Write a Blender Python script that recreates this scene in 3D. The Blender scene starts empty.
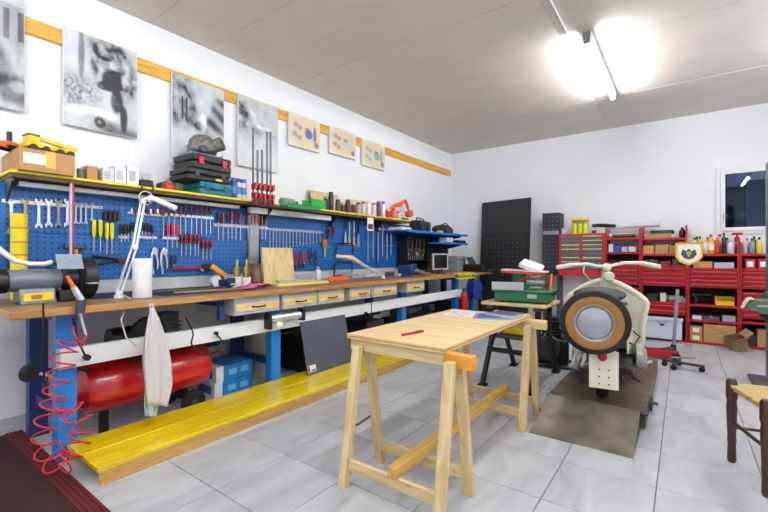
import bpy, math, random
from mathutils import Vector, Matrix, Euler, noise
random.seed(7)
R = math.radians
S = bpy.context.scene
C = S.collection

# ---------------------------------------------------------------- camera, world, exposure
CAM_H, YAW, FPX, V0 = 1.188, R(36.385), 405.9, 255.34
cam_d = bpy.data.cameras.new('camera'); cam = bpy.data.objects.new('camera', cam_d); C.objects.link(cam)
cam.location = (0, 0, CAM_H); cam.rotation_euler = (R(90), 0, YAW)
cam_d.sensor_width = 36.0; cam_d.lens = 36.0 * FPX / 768.0; cam_d.shift_y = (V0 - 256.0) / 768.0
cam_d.clip_start = 0.05
S.camera = cam
world = bpy.data.worlds.new('dusk'); S.world = world; world.use_nodes = True
bg = world.node_tree.nodes['Background']; bg.inputs[0].default_value = (0.10, 0.20, 0.48, 1); bg.inputs[1].default_value = 0.35
S.view_settings.view_transform = 'Standard'; S.view_settings.look = 'None'; S.view_settings.gamma = 1
S.view_settings.use_curve_mapping = False
S.view_settings.exposure = 0.0
LAMP_POWER = 138.0

# room extents
WX, EX, WY, FY, CH = -3.7, 2.3, 7.27, -2.1, 3.185
_s, _c = math.sin(YAW), math.cos(YAW)
def _ray(u, v):
    a = (u - 384) / FPX
    return (-_s + a * _c, _c + a * _s, -(v - V0) / FPX)
def PX(u, v, x):      # pixel -> point on the plane X = x
    r = _ray(u, v); k = x / r[0]; return Vector((x, r[1] * k, CAM_H + r[2] * k))
def PY(u, v, y):
    r = _ray(u, v); k = y / r[1]; return Vector((r[0] * k, y, CAM_H + r[2] * k))
def PZ(u, v, z=0.0):
    r = _ray(u, v); k = (z - CAM_H) / r[2]; return Vector((r[0] * k, r[1] * k, z))

# ---------------------------------------------------------------- materials
def lin(c):
    c = c.lstrip('#'); o = []
    for i in (0, 2, 4):
        x = int(c[i:i+2], 16) / 255.0
        o.append(x / 12.92 if x <= 0.04045 else ((x + 0.055) / 1.055) ** 2.4)
    return (*o, 1.0)
MATS = {}
def new_mat(name):
    m = bpy.data.materials.new(name); m.use_nodes = True
    nt = m.node_tree; b = nt.nodes['Principled BSDF']
    return m, nt, b
def N(nt, kind, **kw):
    n = nt.nodes.new(kind)
    for k, v in kw.items(): setattr(n, k, v)
    return n
def pm(col, rough=0.5, metal=0.0, var=0.12, bump=0.0, scale=14.0, coat=0.0, key=None):
    """plain procedural material: colour broken up by fine noise, optional relief"""
    k = (col, rough, metal, var, bump, scale, coat)
    if k in MATS: return MATS[k]
    m, nt, b = new_mat('m_%s_%d' % (col.lstrip('#'), len(MATS)))
    tc = N(nt, 'ShaderNodeNewGeometry'); no = N(nt, 'ShaderNodeTexNoise'); no.inputs['Scale'].default_value = scale; no.inputs['Detail'].default_value = 3
    nt.links.new(tc.outputs['Position'], no.inputs['Vector'])
    mix = N(nt, 'ShaderNodeMix', data_type='RGBA', blend_type='MULTIPLY')
    mr = N(nt, 'ShaderNodeMapRange'); mr.inputs[1].default_value = 0.3; mr.inputs[2].default_value = 0.7
    mr.inputs[3].default_value = 1 - var; mr.inputs[4].default_value = 1 + var * 0.3
    nt.links.new(no.outputs['Fac'], mr.inputs[0]); mix.inputs[0].default_value = 1
    mix.inputs[6].default_value = lin(col); nt.links.new(mr.outputs[0], mix.inputs[7])
    nt.links.new(mix.outputs[2], b.inputs['Base Color'])
    b.inputs['Roughness'].default_value = rough; b.inputs['Metallic'].default_value = metal
    if coat: b.inputs['Coat Weight'].default_value = coat
    if bump:
        bp = N(nt, 'ShaderNodeBump'); bp.inputs['Strength'].default_value = bump; bp.inputs['Distance'].default_value = 0.01
        nt.links.new(no.outputs['Fac'], bp.inputs['Height']); nt.links.new(bp.outputs[0], b.inputs['Normal'])
    MATS[k] = m; return m
def wood(c1, c2, axis='Y', rough=0.5, knots=0.5, scale=1.0, coat=0.0):
    k = ('wood', c1, c2, axis, rough, knots, scale, coat)
    if k in MATS: return MATS[k]
    m, nt, b = new_mat('wood_%s_%d' % (c1.lstrip('#'), len(MATS)))
    g = N(nt, 'ShaderNodeNewGeometry'); mp = N(nt, 'ShaderNodeMapping'); s = [18 * scale, 18 * scale, 18 * scale]; s['XYZ'.index(axis)] = 1.6 * scale
    mp.inputs['Scale'].default_value = s; nt.links.new(g.outputs['Position'], mp.inputs[0])
    no = N(nt, 'ShaderNodeTexNoise'); no.inputs['Scale'].default_value = 1.6; no.inputs['Detail'].default_value = 6; no.inputs['Distortion'].default_value = 0.8
    nt.links.new(mp.outputs[0], no.inputs[0])
    cr = N(nt, 'ShaderNodeValToRGB'); cr.color_ramp.elements[0].position = 0.35; cr.color_ramp.elements[1].position = 0.62
    cr.color_ramp.elements[0].color = lin(c2); cr.color_ramp.elements[1].color = lin(c1); nt.links.new(no.outputs['Fac'], cr.inputs[0])
    out = cr.outputs[0]
    if knots:
        mp2 = N(nt, 'ShaderNodeMapping'); s2 = [9, 9, 9]; s2['XYZ'.index(axis)] = 4.5; mp2.inputs['Scale'].default_value = s2
        nt.links.new(g.outputs['Position'], mp2.inputs[0])
        vo = N(nt, 'ShaderNodeTexVoronoi'); vo.inputs['Scale'].default_value = 1.0; nt.links.new(mp2.outputs[0], vo.inputs[0])
        mr = N(nt, 'ShaderNodeMapRange'); mr.inputs[1].default_value = 0.05; mr.inputs[2].default_value = 0.13; mr.inputs[3].default_value = knots; mr.inputs[4].default_value = 0
        nt.links.new(vo.outputs['Distance'], mr.inputs[0])
        mx = N(nt, 'ShaderNodeMix', data_type='RGBA'); nt.links.new(mr.outputs[0], mx.inputs[0]); nt.links.new(out, mx.inputs[6]); mx.inputs[7].default_value = lin('#6b4520')
        out = mx.outputs[2]
    nt.links.new(out, b.inputs['Base Color']); b.inputs['Roughness'].default_value = rough
    if coat: b.inputs['Coat Weight'].default_value = coat; b.inputs['Coat Roughness'].default_value = 0.12
    bp = N(nt, 'ShaderNodeBump'); bp.inputs['Strength'].default_value = 0.12; bp.inputs['Distance'].default_value = 0.004
    nt.links.new(no.outputs['Fac'], bp.inputs['Height']); nt.links.new(bp.outputs[0], b.inputs['Normal'])
    MATS[k] = m; return m
def emis(col, st):
    m, nt, b = new_mat('emit'); b.inputs['Base Color'].default_value = lin(col); b.inputs['Emission Color'].default_value = lin(col); b.inputs['Emission Strength'].default_value = st
    return m
def vcol():
    if 'vcol' in MATS: return MATS['vcol']
    m, nt, b = new_mat('printed_sheet'); a = N(nt, 'ShaderNodeVertexColor'); a.layer_name = 'print'
    nt.links.new(a.outputs[0], b.inputs['Base Color']); b.inputs['Roughness'].default_value = 0.45
    MATS['vcol'] = m; return m

# floor tile: cloudy light grey porcelain
def floor_mat():
    m, nt, b = new_mat('grey_porcelain'); g = N(nt, 'ShaderNodeNewGeometry'); oi = N(nt, 'ShaderNodeObjectInfo')
    mp = N(nt, 'ShaderNodeMapping'); mp.inputs['Scale'].default_value = (5.5, 1.8, 1); nt.links.new(g.outputs['Position'], mp.inputs[0])
    ad = N(nt, 'ShaderNodeVectorMath', operation='ADD'); sc = N(nt, 'ShaderNodeVectorMath', operation='SCALE'); sc.inputs[3].default_value = 37.0
    cb = N(nt, 'ShaderNodeCombineXYZ'); nt.links.new(oi.outputs['Random'], cb.inputs[0]); nt.links.new(oi.outputs['Random'], cb.inputs[1])
    nt.links.new(cb.outputs[0], sc.inputs[0]); nt.links.new(mp.outputs[0], ad.inputs[0]); nt.links.new(sc.outputs[0], ad.inputs[1])
    no = N(nt, 'ShaderNodeTexNoise'); no.inputs['Scale'].default_value = 1.3; no.inputs['Detail'].default_value = 6; no.inputs['Distortion'].default_value = 0.6; nt.links.new(ad.outputs[0], no.inputs[0])
    cr = N(nt, 'ShaderNodeValToRGB'); cr.color_ramp.elements[0].position = 0.3; cr.color_ramp.elements[1].position = 0.7
    cr.color_ramp.elements[0].color = lin('#a4a8ae'); cr.color_ramp.elements[1].color = lin('#c2c5ca'); nt.links.new(no.outputs['Fac'], cr.inputs[0])
    mx = N(nt, 'ShaderNodeMix', data_type='RGBA', blend_type='MULTIPLY'); mx.inputs[0].default_value = 1
    mr = N(nt, 'ShaderNodeMapRange'); mr.inputs[3].default_value = 0.93; mr.inputs[4].default_value = 1.02; nt.links.new(oi.outputs['Random'], mr.inputs[0])
    nt.links.new(cr.outputs[0], mx.inputs[6]); nt.links.new(mr.outputs[0], mx.inputs[7]); nt.links.new(mx.outputs[2], b.inputs['Base Color'])
    r2 = N(nt, 'ShaderNodeMapRange'); r2.inputs[3].default_value = 0.22; r2.inputs[4].default_value = 0.42; nt.links.new(no.outputs['Fac'], r2.inputs[0]); nt.links.new(r2.outputs[0], b.inputs['Roughness'])
    return m
def peg_mat():
    m, nt, b = new_mat('blue_perforated_steel'); g = N(nt, 'ShaderNodeNewGeometry'); sp = N(nt, 'ShaderNodeSeparateXYZ'); nt.links.new(g.outputs['Position'], sp.inputs[0])
    ds = []
    for o in (1, 2):
        a = N(nt, 'ShaderNodeMath', operation='MULTIPLY'); a.inputs[1].default_value = 1 / 0.038; nt.links.new(sp.outputs[o], a.inputs[0])
        f = N(nt, 'ShaderNodeMath', operation='FRACT'); nt.links.new(a.outputs[0], f.inputs[0])
        d = N(nt, 'ShaderNodeMath', operation='SUBTRACT'); d.inputs[1].default_value = 0.5; nt.links.new(f.outputs[0], d.inputs[0])
        e = N(nt, 'ShaderNodeMath', operation='ABSOLUTE'); nt.links.new(d.outputs[0], e.inputs[0]); ds.append(e)
    mxn = N(nt, 'ShaderNodeMath', operation='MAXIMUM'); nt.links.new(ds[0].outputs[0], mxn.inputs[0]); nt.links.new(ds[1].outputs[0], mxn.inputs[1])
    lt = N(nt, 'ShaderNodeMath', operation='LESS_THAN'); lt.inputs[1].default_value = 0.17; nt.links.new(mxn.outputs[0], lt.inputs[0])
    no = N(nt, 'ShaderNodeTexNoise'); no.inputs['Scale'].default_value = 3; nt.links.new(g.outputs['Position'], no.inputs[0])
    cr = N(nt, 'ShaderNodeValToRGB'); cr.color_ramp.elements[0].color = lin('#085099'); cr.color_ramp.elements[1].color = lin('#0e6ab4'); nt.links.new(no.outputs['Fac'], cr.inputs[0])
    mx = N(nt, 'ShaderNodeMix', data_type='RGBA'); nt.links.new(lt.outputs[0], mx.inputs[0]); nt.links.new(cr.outputs[0], mx.inputs[6]); mx.inputs[7].default_value = lin('#06234f')
    nt.links.new(mx.outputs[2], b.inputs['Base Color']); b.inputs['Roughness'].default_value = 0.4
    return m

M_WHITE = pm('#edf0f4', 0.85, var=0.03, scale=2)
M_CEIL = pm('#ded9d1', 0.9, var=0.06, bump=0.15, scale=3)
M_SKIRT = pm('#c2c4c7', 0.4, var=0.06)
M_GROUT = pm('#7c7a78', 0.9)
M_BLUE = pm('#1f7ad0', 0.4, var=0.1); M_NAVY = pm('#16294f', 0.5); M_DKBLUE = pm('#1a3a72', 0.45)
M_BLACK = pm('#0d0d0f', 0.45); M_RUB = pm('#0e0e0f', 0.75); M_DGREY = pm('#3a3d42', 0.5); M_GREY = pm('#8b9097', 0.5); M_LGREY = pm('#b9bec5', 0.45)
M_STEEL = pm('#c6c9cd', 0.3, 0.7); M_CHROME = pm('#e6e8ea', 0.22, 0.65); M_DSTEEL = pm('#54565a', 0.4, 0.8)
M_RED = pm('#b01020', 0.35, var=0.1); M_DRED = pm('#7d0f16', 0.45); M_YEL = pm('#f2d51a', 0.45); M_ORG = pm('#e8641a', 0.5); M_GRN = pm('#1f9a45', 0.45)
M_CREAM = pm('#e6e2cf', 0.3, var=0.06, coat=0.5); M_WPL = pm('#eceef0', 0.4, var=0.04); M_CARD = pm('#b98d5a', 0.85, var=0.1, scale=8)
M_PINE = wood('#dcc796', '#c9ad79'); M_PINEX = wood('#dcc796', '#c9ad79', 'X'); M_PINEZ = wood('#dcc796', '#c9ad79', 'Z')
M_PLY = wood('#ddc596', '#ccae7c', 'X', knots=0.35, scale=0.7)
M_OAK = wood('#b98a4c', '#9a6b34', 'Y', knots=0.2); M_TOPW = wood('#9a7a55', '#6b5238', 'Y', 0.45, knots=0.2)
M_YWOOD = wood('#ecd20c', '#d4b404', 'Y', 0.32, knots=0.45, scale=0.6, coat=0.4); M_SHELFY = wood('#f5e20f', '#e6cb08', 'Y', 0.4, knots=0.1)
M_RAILW = wood('#e2b24c', '#c8922e', 'Y', 0.5, knots=0.25)
M_BEAM = wood('#d9b25c', '#bf9440', 'Y', 0.5, knots=0.3)

# ---------------------------------------------------------------- mesh builder
class MB:
    def __init__(s): s.v = []; s.f = []
    def add(s, vs, fs, M=None):
        o = len(s.v)
        for p in vs:
            p = Vector(p); s.v.append(M @ p if M is not None else p)
        s.f += [[i + o for i in f] for f in fs]; return s
    def box(s, x0, x1, y0, y1, z0, z1, M=None):
        v = [(x0,y0,z0),(x1,y0,z0),(x1,y1,z0),(x0,y1,z0),(x0,y0,z1),(x1,y0,z1),(x1,y1,z1),(x0,y1,z1)]
        return s.add(v, [(3,2,1,0),(4,5,6,7),(0,1,5,4),(1,2,6,5),(2,3,7,6),(3,0,4,7)], M)
    def cb(s, c, d, rot=(0,0,0)):      # box by centre, size, rotation
        M = Matrix.Translation(c) @ Euler(rot).to_matrix().to_4x4()
        return s.box(-d[0]/2, d[0]/2, -d[1]/2, d[1]/2, -d[2]/2, d[2]/2, M)
    def tube(s, pts, r, n=8, cap=True, flat=1.0):
        pts = [Vector(p) for p in pts]; m = len(pts)
        rs = r if isinstance(r, (list, tuple)) else [r] * m
        t0 = (pts[1] - pts[0]).normalized(); up = Vector((0,0,1)) if abs(t0.z) < 0.9 else Vector((0,1,0))
        a = t0.cross(up).normalized(); vs = []
        for i, p in enumerate(pts):
            t = (pts[min(i+1, m-1)] - pts[max(i-1, 0)])
            t = t.normalized() if t.length > 1e-9 else t0
            a = (a - t * a.dot(t)); a = a.normalized() if a.length > 1e-6 else t.orthogonal().normalized()
            b = t.cross(a)
            for k in range(n):
                th = 2 * math.pi * k / n
                vs.append(p + a * math.cos(th) * rs[i] + b * math.sin(th) * rs[i] * flat)
        fs = []
        for i in range(m - 1):
            for k in range(n):
                k2 = (k + 1) % n; fs.append((i*n+k, i*n+k2, (i+1)*n+k2, (i+1)*n+k))
        if cap: fs.append(tuple(range(n-1, -1, -1))); fs.append(tuple((m-1)*n + k for k in range(n)))
        return s.add(vs, fs)
    def cyl(s, p0, p1, r0, r1=None, n=16): return s.tube([p0, p1], [r0, r0 if r1 is None else r1], n)
    def lathe(s, prof, o=(0,0,0), ax='Z', n=20, M=None, cap=True):
        vs = []; m = len(prof); o = Vector(o)
        for r, h in prof:
            for k in range(n):
                th = 2 * math.pi * k / n; a, b = r * math.cos(th), r * math.sin(th)
                q = {'Z': (a, b, h), 'Y': (b, h, a), 'X': (h, a, b)}[ax]; vs.append(o + Vector(q))
        fs = [(i*n+k, i*n+(k+1)%n, (i+1)*n+(k+1)%n, (i+1)*n+k) for i in range(m-1) for k in range(n)]
        if cap and prof[0][0] > 1e-5: fs.append(tuple(range(n-1, -1, -1)))
        if cap and prof[-1][0] > 1e-5: fs.append(tuple((m-1)*n+k for k in range(n)))
        return s.add(vs, fs, M)
    def prism(s, poly, ax, a0, a1, M=None):      # polygon (p,q) pulled along ax
        def q(p, h): return {'X': (h, p[0], p[1]), 'Y': (p[0], h, p[1]), 'Z': (p[0], p[1], h)}[ax]
        n = len(poly); vs = [q(p, a0) for p in poly] + [q(p, a1) for p in poly]
        fs = [tuple(range(n-1, -1, -1)), tuple(range(n, 2*n))] + [(i, (i+1)%n, n+(i+1)%n, n+i) for i in range(n)]
        return s.add(vs, fs, M)
    def torus(s, c, ax, RR, r, n=28, k=8, a0=0, a1=360):
        pts = []; full = abs(a1 - a0) >= 360
        for i in range(n + 1):
            th = R(a0 + (a1 - a0) * i / n); p = RR * math.cos(th); q = RR * math.sin(th)
            pts.append(Vector(c) + Vector({'X': (0, p, q), 'Y': (p, 0, q), 'Z': (p, q, 0)}[ax]))
        return s.tube(pts, r, k, cap=not full)
    def ell(s, c, rad, n=14, m=8, M=None):
        vs = []; 
        for i in range(m + 1):
            ph = math.pi * i / m
            for k in range(n):
                th = 2 * math.pi * k / n
                vs.append((c[0] + rad[0]*math.sin(ph)*math.cos(th), c[1] + rad[1]*math.sin(ph)*math.sin(th), c[2] - rad[2]*math.cos(ph)))
        fs = [(i*n+k, i*n+(k+1)%n, (i+1)*n+(k+1)%n, (i+1)*n+k) for i in range(m) for k in range(n)]
        return s.add(vs, fs, M)
    def grid(s, fn, nu, nv, thick=None):        # fn(i/nu, j/nv) -> point
        vs = [fn(i / nu, j / nv) for i in range(nu+1) for j in range(nv+1)]
        fs = [(i*(nv+1)+j, (i+1)*(nv+1)+j, (i+1)*(nv+1)+j+1, i*(nv+1)+j+1) for i in range(nu) for j in range(nv)]
        return s.add(vs, fs)
    def mesh(s, name, mat, o=(0,0,0), smooth=True, ang=35):
        me = bpy.data.meshes.new(name); o = Vector(o)
        me.from_pydata([tuple(p - o) for p in s.v], [], s.f); 
        import bmesh
        bm = bmesh.new(); bm.from_mesh(me); bmesh.ops.remove_doubles(bm, verts=bm.verts, dist=1e-6); bmesh.ops.recalc_face_normals(bm, faces=bm.faces); bm.to_mesh(me); bm.free()
        if smooth:
            me.polygons.foreach_set('use_smooth', [True] * len(me.polygons)); me.set_sharp_from_angle(angle=R(ang))
        me.materials.append(mat); return me
    def bounds(s):
        return [(min(p[i] for p in s.v), max(p[i] for p in s.v)) for i in range(3)]
def put(name, me, parent=None, loc=(0,0,0), bev=0, thick=0):
    o = bpy.data.objects.new(name, me); C.objects.link(o); o.location = loc
    if parent is not None: o.parent = parent
    if thick:
        md = o.modifiers.new('solid', 'SOLIDIFY'); md.thickness = thick; md.offset = 0
    if bev:
        md = o.modifiers.new('bev', 'BEVEL'); md.width = bev; md.segments = 2; md.limit_method = 'ANGLE'; md.angle_limit = R(40)
    return o
def tag(o, label=None, cat=None, group=None, kind=None):
    if label: o['label'] = label
    if cat: o['category'] = cat
    if group: o['group'] = group
    if kind: o['kind'] = kind
    return o
class T:
    """a thing: an Empty at its base with parts. Parts are given in local coordinates, or in world ones when w=True"""
    def __init__(s, name, label, cat, loc=(0,0,0), rz=0, group=None, w=False, rot=None):
        s.e = bpy.data.objects.new(name, None); C.objects.link(s.e); s.e.location = loc; s.e.empty_display_size = 0.05
        s.e.rotation_euler = rot if rot else (0, 0, rz); s.w = w; s.o = Vector(loc) if w else Vector((0,0,0))
        tag(s.e, label, cat, group)
    def p(s, name, mb, mat, parent=None, bev=0, label=None, smooth=True, thick=0, ang=35):
        o = put(name, mb.mesh(name, mat, s.o, smooth, ang), parent or s.e, bev=bev, thick=thick)
        if label: o['label'] = label
        return o
def solo(name, mb, mat, label, cat, group=None, bev=0, smooth=True, thick=0, ang=35):
    b = mb.bounds(); o = Vector(((b[0][0]+b[0][1])/2, (b[1][0]+b[1][1])/2, b[2][0]))
    return tag(put(name, mb.mesh(name, mat, o, smooth, ang), None, o, bev, thick), label, cat, group)
def struct(name, mb, mat, parent=None, smooth=False, bev=0):
    o = put(name, mb.mesh(name, mat, smooth=smooth), parent, bev=bev)
    if parent is None: o['kind'] = 'structure'
    return o
def copy_thing(root, loc=None, rz=None, label=None, group=None):
    r = root.copy(); C.objects.link(r)
    if loc is not None: r.location = loc
    if rz is not None: r.rotation_euler = (0, 0, rz)
    if label: r['label'] = label
    if group: r['group'] = group
    for ch in list(root.children):
        c = ch.copy(); C.objects.link(c); c.parent = r
        for g in list(ch.children):
            d = g.copy(); C.objects.link(d); d.parent = c
    return r

# ---------------------------------------------------------------- room shell
floor = struct('floor', MB().box(WX, EX, FY, WY, -0.06, -0.006), M_GROUT)
FM = floor_mat(); TS, GAP = 0.45, 0.0055; tile_cache = {}
def lines(a0, lo, hi):
    k = math.ceil((lo - a0) / TS); out = [lo]
    x = a0 + k * TS
    while x < hi - 1e-4:
        if x > lo + 0.02: out.append(x)
        x += TS
    return out + [hi]
xs, ys = lines(-1.9104, WX, EX), lines(1.1515, FY, WY)
for i in range(len(xs) - 1):
    for j in range(len(ys) - 1):
        sx, sy = xs[i+1] - xs[i] - GAP, ys[j+1] - ys[j] - GAP
        if sx < 0.02 or sy < 0.02: continue
        key = (round(sx, 3), round(sy, 3))
        if key not in tile_cache:
            b = 0.002; mb = MB(); x, y = sx/2, sy/2
            v = [(-x,-y,-0.008),(x,-y,-0.008),(x,y,-0.008),(-x,y,-0.008),(-x,-y,-b),(x,-y,-b),(x,y,-b),(-x,y,-b),(-x+b,-y+b,0),(x-b,-y+b,0),(x-b,y-b,0),(-x+b,y-b,0)]
            mb.add(v, [(0,1,5,4),(1,2,6,5),(2,3,7,6),(3,0,4,7),(4,5,9,8),(5,6,10,9),(6,7,11,10),(7,4,8,11),(8,9,10,11)])
            tile_cache[key] = mb.mesh('tile', FM, smooth=False)
        put('tile', tile_cache[key], floor, ((xs[i]+xs[i+1])/2, (ys[j]+ys[j+1])/2, 0))
struct('wall_left', MB().box(WX - 0.2, WX, FY - 0.2, WY + 0.2, -0.06, CH + 0.3), M_WHITE)
struct('wall_right', MB().box(EX, EX + 0.2, FY - 0.2, WY + 0.2, -0.06, CH + 0.3), M_WHITE)
struct('wall_front', MB().box(WX, EX, FY - 0.2, FY, -0.06, CH + 0.3), M_WHITE)
wx0, wx1, wz0, wz1 = 0.415, 1.45, 1.52, 2.345
wb = MB().box(WX, wx0, WY, WY+0.2, -0.06, CH+0.3).box(wx1, EX, WY, WY+0.2, -0.06, CH+0.3).box(wx0, wx1, WY, WY+0.2, -0.06, wz0).box(wx0, wx1, WY, WY+0.2, wz1, CH+0.3)
struct('wall_back', wb, M_WHITE)
struct('baseboard_left', MB().box(WX, WX+0.012, FY, WY, 0, 0.085), M_SKIRT, bev=0.003)
struct('baseboard_back', MB().box(WX+0.012, EX, WY-0.012, WY, 0, 0.085), M_SKIRT, bev=0.003)
ceil = struct('ceiling', MB().box(WX, EX, FY, WY, CH + 0.0085, CH + 0.2), pm('#8d8983', 0.9))
cx = [WX, -2.89, -0.9, 1.1, EX]; cy = [2.14 + 0.525 * k for k in range(-8, 10)]; cy = [FY] + [y for y in cy if FY + 0.05 < y < WY - 0.05] + [WY]
slabs = {}
for i in range(len(cx)-1):
    for j in range(len(cy)-1):
        sx, sy = cx[i+1]-cx[i]-0.0035, cy[j+1]-cy[j]-0.0035; key = (round(sx,3), round(sy,3))
        if key not in slabs: slabs[key] = MB().box(-sx/2, sx/2, -sy/2, sy/2, 0, 0.006).mesh('ceiling_slab', M_CEIL, smooth=False)
        put('ceiling_slab', slabs[key], ceil, ((cx[i]+cx[i+1])/2, (cy[j]+cy[j+1])/2, CH + random.uniform(0, 0.0025)))

# window on the back wall, dusk outside
win = struct('window_1', MB().box(wx0-0.045, wx1+0.045, WY-0.02, WY, wz1, wz1+0.045).box(wx0-0.045, wx1+0.045, WY-0.02, WY, wz0-0.045, wz0).box(wx0-0.045, wx0, WY-0.02, WY, wz0, wz1).box(wx1, wx1+0.045, WY-0.02, WY, wz0, wz1), M_WPL, bev=0.003)
put('window_frame', MB().box(wx0, wx0+0.048, WY-0.035, WY+0.03, wz0, wz1).box(wx1-0.048, wx1, WY-0.035, WY+0.03, wz0, wz1).box(wx0+0.048, wx1-0.048, WY-0.035, WY+0.03, wz0, wz0+0.048).box(wx0+0.048, wx1-0.048, WY-0.035, WY+0.03, wz1-0.048, wz1).mesh('window_frame', M_WPL, smooth=False), win, bev=0.006)
gm, gnt, gb = new_mat('window_glass'); gb.inputs['Base Color'].default_value = lin('#a9bfd6'); gb.inputs['Transmission Weight'].default_value = 1; gb.inputs['Roughness'].default_value = 0.02; gb.inputs['IOR'].default_value = 1.45
put('pane', MB().box(wx0+0.048, wx1-0.048, WY, WY+0.006, wz0+0.048, wz1-0.048).mesh('pane', gm, smooth=False), win)
put('window_handle', MB().box(wx0+0.022, wx0+0.04, WY-0.05, WY-0.035, 1.70, 1.76).box(wx0+0.024, wx0+0.038, WY-0.075, WY-0.05, 1.735, 1.752).box(wx0+0.024, wx0+0.038, WY-0.075, WY-0.062, 1.64, 1.752).mesh('window_handle', M_LGREY), win, bev=0.002)
# yard beyond the window
bld = T('neighbouring_building', 'dim grey building with a pale column seen through the window', 'building', (1.2, 10.5, -0.06), w=True)
bld.p('wall', MB().box(-0.6, 3.8, 10.6, 11.0, -0.06, 2.55), pm('#4a5360', 0.9)); bld.p('column', MB().box(0.98, 1.22, 10.2, 10.45, -0.06, 2.6), pm('#aeb8c4', 0.8))
bld.p('ledge', MB().box(-0.6, 0.98, 10.45, 10.6, 1.92, 2.0), pm('#8c97a6', 0.8))
solo('yard_ground', MB().box(-2, 5, WY+0.2, 11.5, -0.2, -0.06), pm('#3b3f45', 0.9), 'dark paved yard outside the window', 'ground')

# wooden picture rail and ceiling conduit
struct('trim_1', MB().box(WX, WX+0.022, FY+0.2, WY-0.06, 2.735, 2.852), M_RAILW, bev=0.004)
con = MB().tube([(-0.835, -1.0, CH-0.008), (-0.835, 3.95, CH-0.008)], 0.008, 8)
solo('ceiling_conduit', con, M_WPL, 'thin white cable conduit running along the ceiling to the tube lamp', 'conduit')

# fluorescent batten lamps
def batten(x, y, label, rz=0):
    t = T('tube_lamp', label, 'lamp', (x, y, CH), rz, 'fluorescent battens on the ceiling')
    L = 1.66
    t.p('housing', MB().box(-0.035, 0.035, -L/2, L/2, -0.05, 0), M_WPL, bev=0.004)
    for sgn in (-1, 1): t.p('end_cap', MB().box(-0.03, 0.03, sgn*L/2 - 0.02, sgn*L/2 + 0.02, -0.10, -0.002), M_GREY, bev=0.006)
    t.p('tube', MB().cyl((0, -L/2+0.02, -0.076), (0, L/2-0.02, -0.076), 0.022, n=12), emis('#faf9fb', LAMP_POWER))
    return t.e
batten(-0.69, 4.83, 'lit white fluorescent batten on the ceiling above the scooter')
batten(-0.69, 1.3, 'lit white fluorescent batten on the ceiling above the trestle table')
batten(1.3, 4.83, 'lit white fluorescent batten on the ceiling beside the right wall')
batten(1.3, 0.6, 'lit white fluorescent batten on the ceiling behind the chair')
batten(-2.0, -0.9, 'lit white fluorescent batten on the ceiling above the red mat')
# ---------------------------------------------------------------- pictures on the left wall
def fbm(x, y, s=0.0): return noise.fractal(Vector((x, y, s)), 1.0, 2.0, 4)
def ss(a, b, x):
    t = max(0, min(1, (x - a) / (b - a))); return t * t * (3 - 2 * t)
def blob(x, y, cx, cy, rx, ry, soft=0.35): return 1 - ss(1 - soft, 1 + soft, math.hypot((x - cx) / rx, (y - cy) / ry))
def grey(v, tint=(0.93, 1.0, 1.05)):
    v = max(0.02, min(0.9, v)); return (v * tint[0], v * tint[1], v * tint[2], 1)
def pr_street(x, y):          # x to the right, y up, 0..1
    v = 0.50 + 0.16 * fbm(x*5, y*5, 1) + 0.05 * fbm(x*20, y*20, 7)
    if y > 0.55: v = 0.40 + 0.1 * fbm(x*6, y*2, 2); v -= 0.24 * (1 if (x * 5.5) % 1 < 0.45 and 0.6 < y < 0.86 else 0); v = v if y < 0.9 else 0.55
    v -= 0.38 * blob(x, y, 0.9, 0.17, 0.32, 0.13) - 0.25 * blob(x, y, 0.92, 0.2, 0.12, 0.05); v -= 0.35 * blob(x, y, 0.6, 0.36, 0.2, 0.18)
    return grey(v)
def pr_rider(x, y):
    n = fbm(x*9, y*9, 3); n2 = fbm(x*22, y*22, 8); v = 0.60 + 0.10 * fbm(x*4, y*4, 5) + 0.05 * n2
    v -= 0.40 * blob(x, y, 0.22, 0.78, 0.04, 0.26, 0.3)
    v -= (0.42 + 0.5 * n) * blob(x, y, 0.60, 0.90, 0.27, 0.11, 0.5) + (0.30 + 0.5 * n) * blob(x, y, 0.84, 0.62, 0.16, 0.2, 0.5) + (0.28 + 0.6 * n) * blob(x, y, 0.4, 0.72, 0.06, 0.16)
    v -= (0.26 + 0.5 * n2) * blob(x, y, 0.12, 0.36, 0.36, 0.17, 0.6)
    v += 0.08 * blob(x, y, 0.44, 0.33, 0.22, 0.17, 0.3); v -= 0.45 * ss(0.20, 0.08, y + 0.12 * x - 0.05) * ss(0.25, 0.6, x)
    v -= 0.62 * blob(x, y, 0.63, 0.58, 0.14, 0.13, 0.2) + 0.5 * blob(x, y, 0.52, 0.50, 0.10, 0.05, 0.3)
    v -= 0.55 * blob(x, y, 0.70, 0.36, 0.09, 0.13, 0.25) + 0.6 * blob(x, y, 0.80, 0.19, 0.055, 0.14, 0.25)
    v -= 0.25 * blob(x, y, 0.53, 0.74, 0.07, 0.06, 0.2); v -= 0.45 * blob(x, y, 0.52, 0.805, 0.09, 0.022, 0.3)
    v += 0.40 * blob(x, y, 0.34, 0.17, 0.32, 0.06, 0.4) * (1 - blob(x, y, 0.42, 0.10, 0.2, 0.07, 0.2)); v -= 0.4 * blob(x, y, 0.46, 0.09, 0.075, 0.06, 0.2) - 0.3 * blob(x, y, 0.46, 0.09, 0.03, 0.024, 0.3)
    return grey(v)
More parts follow.
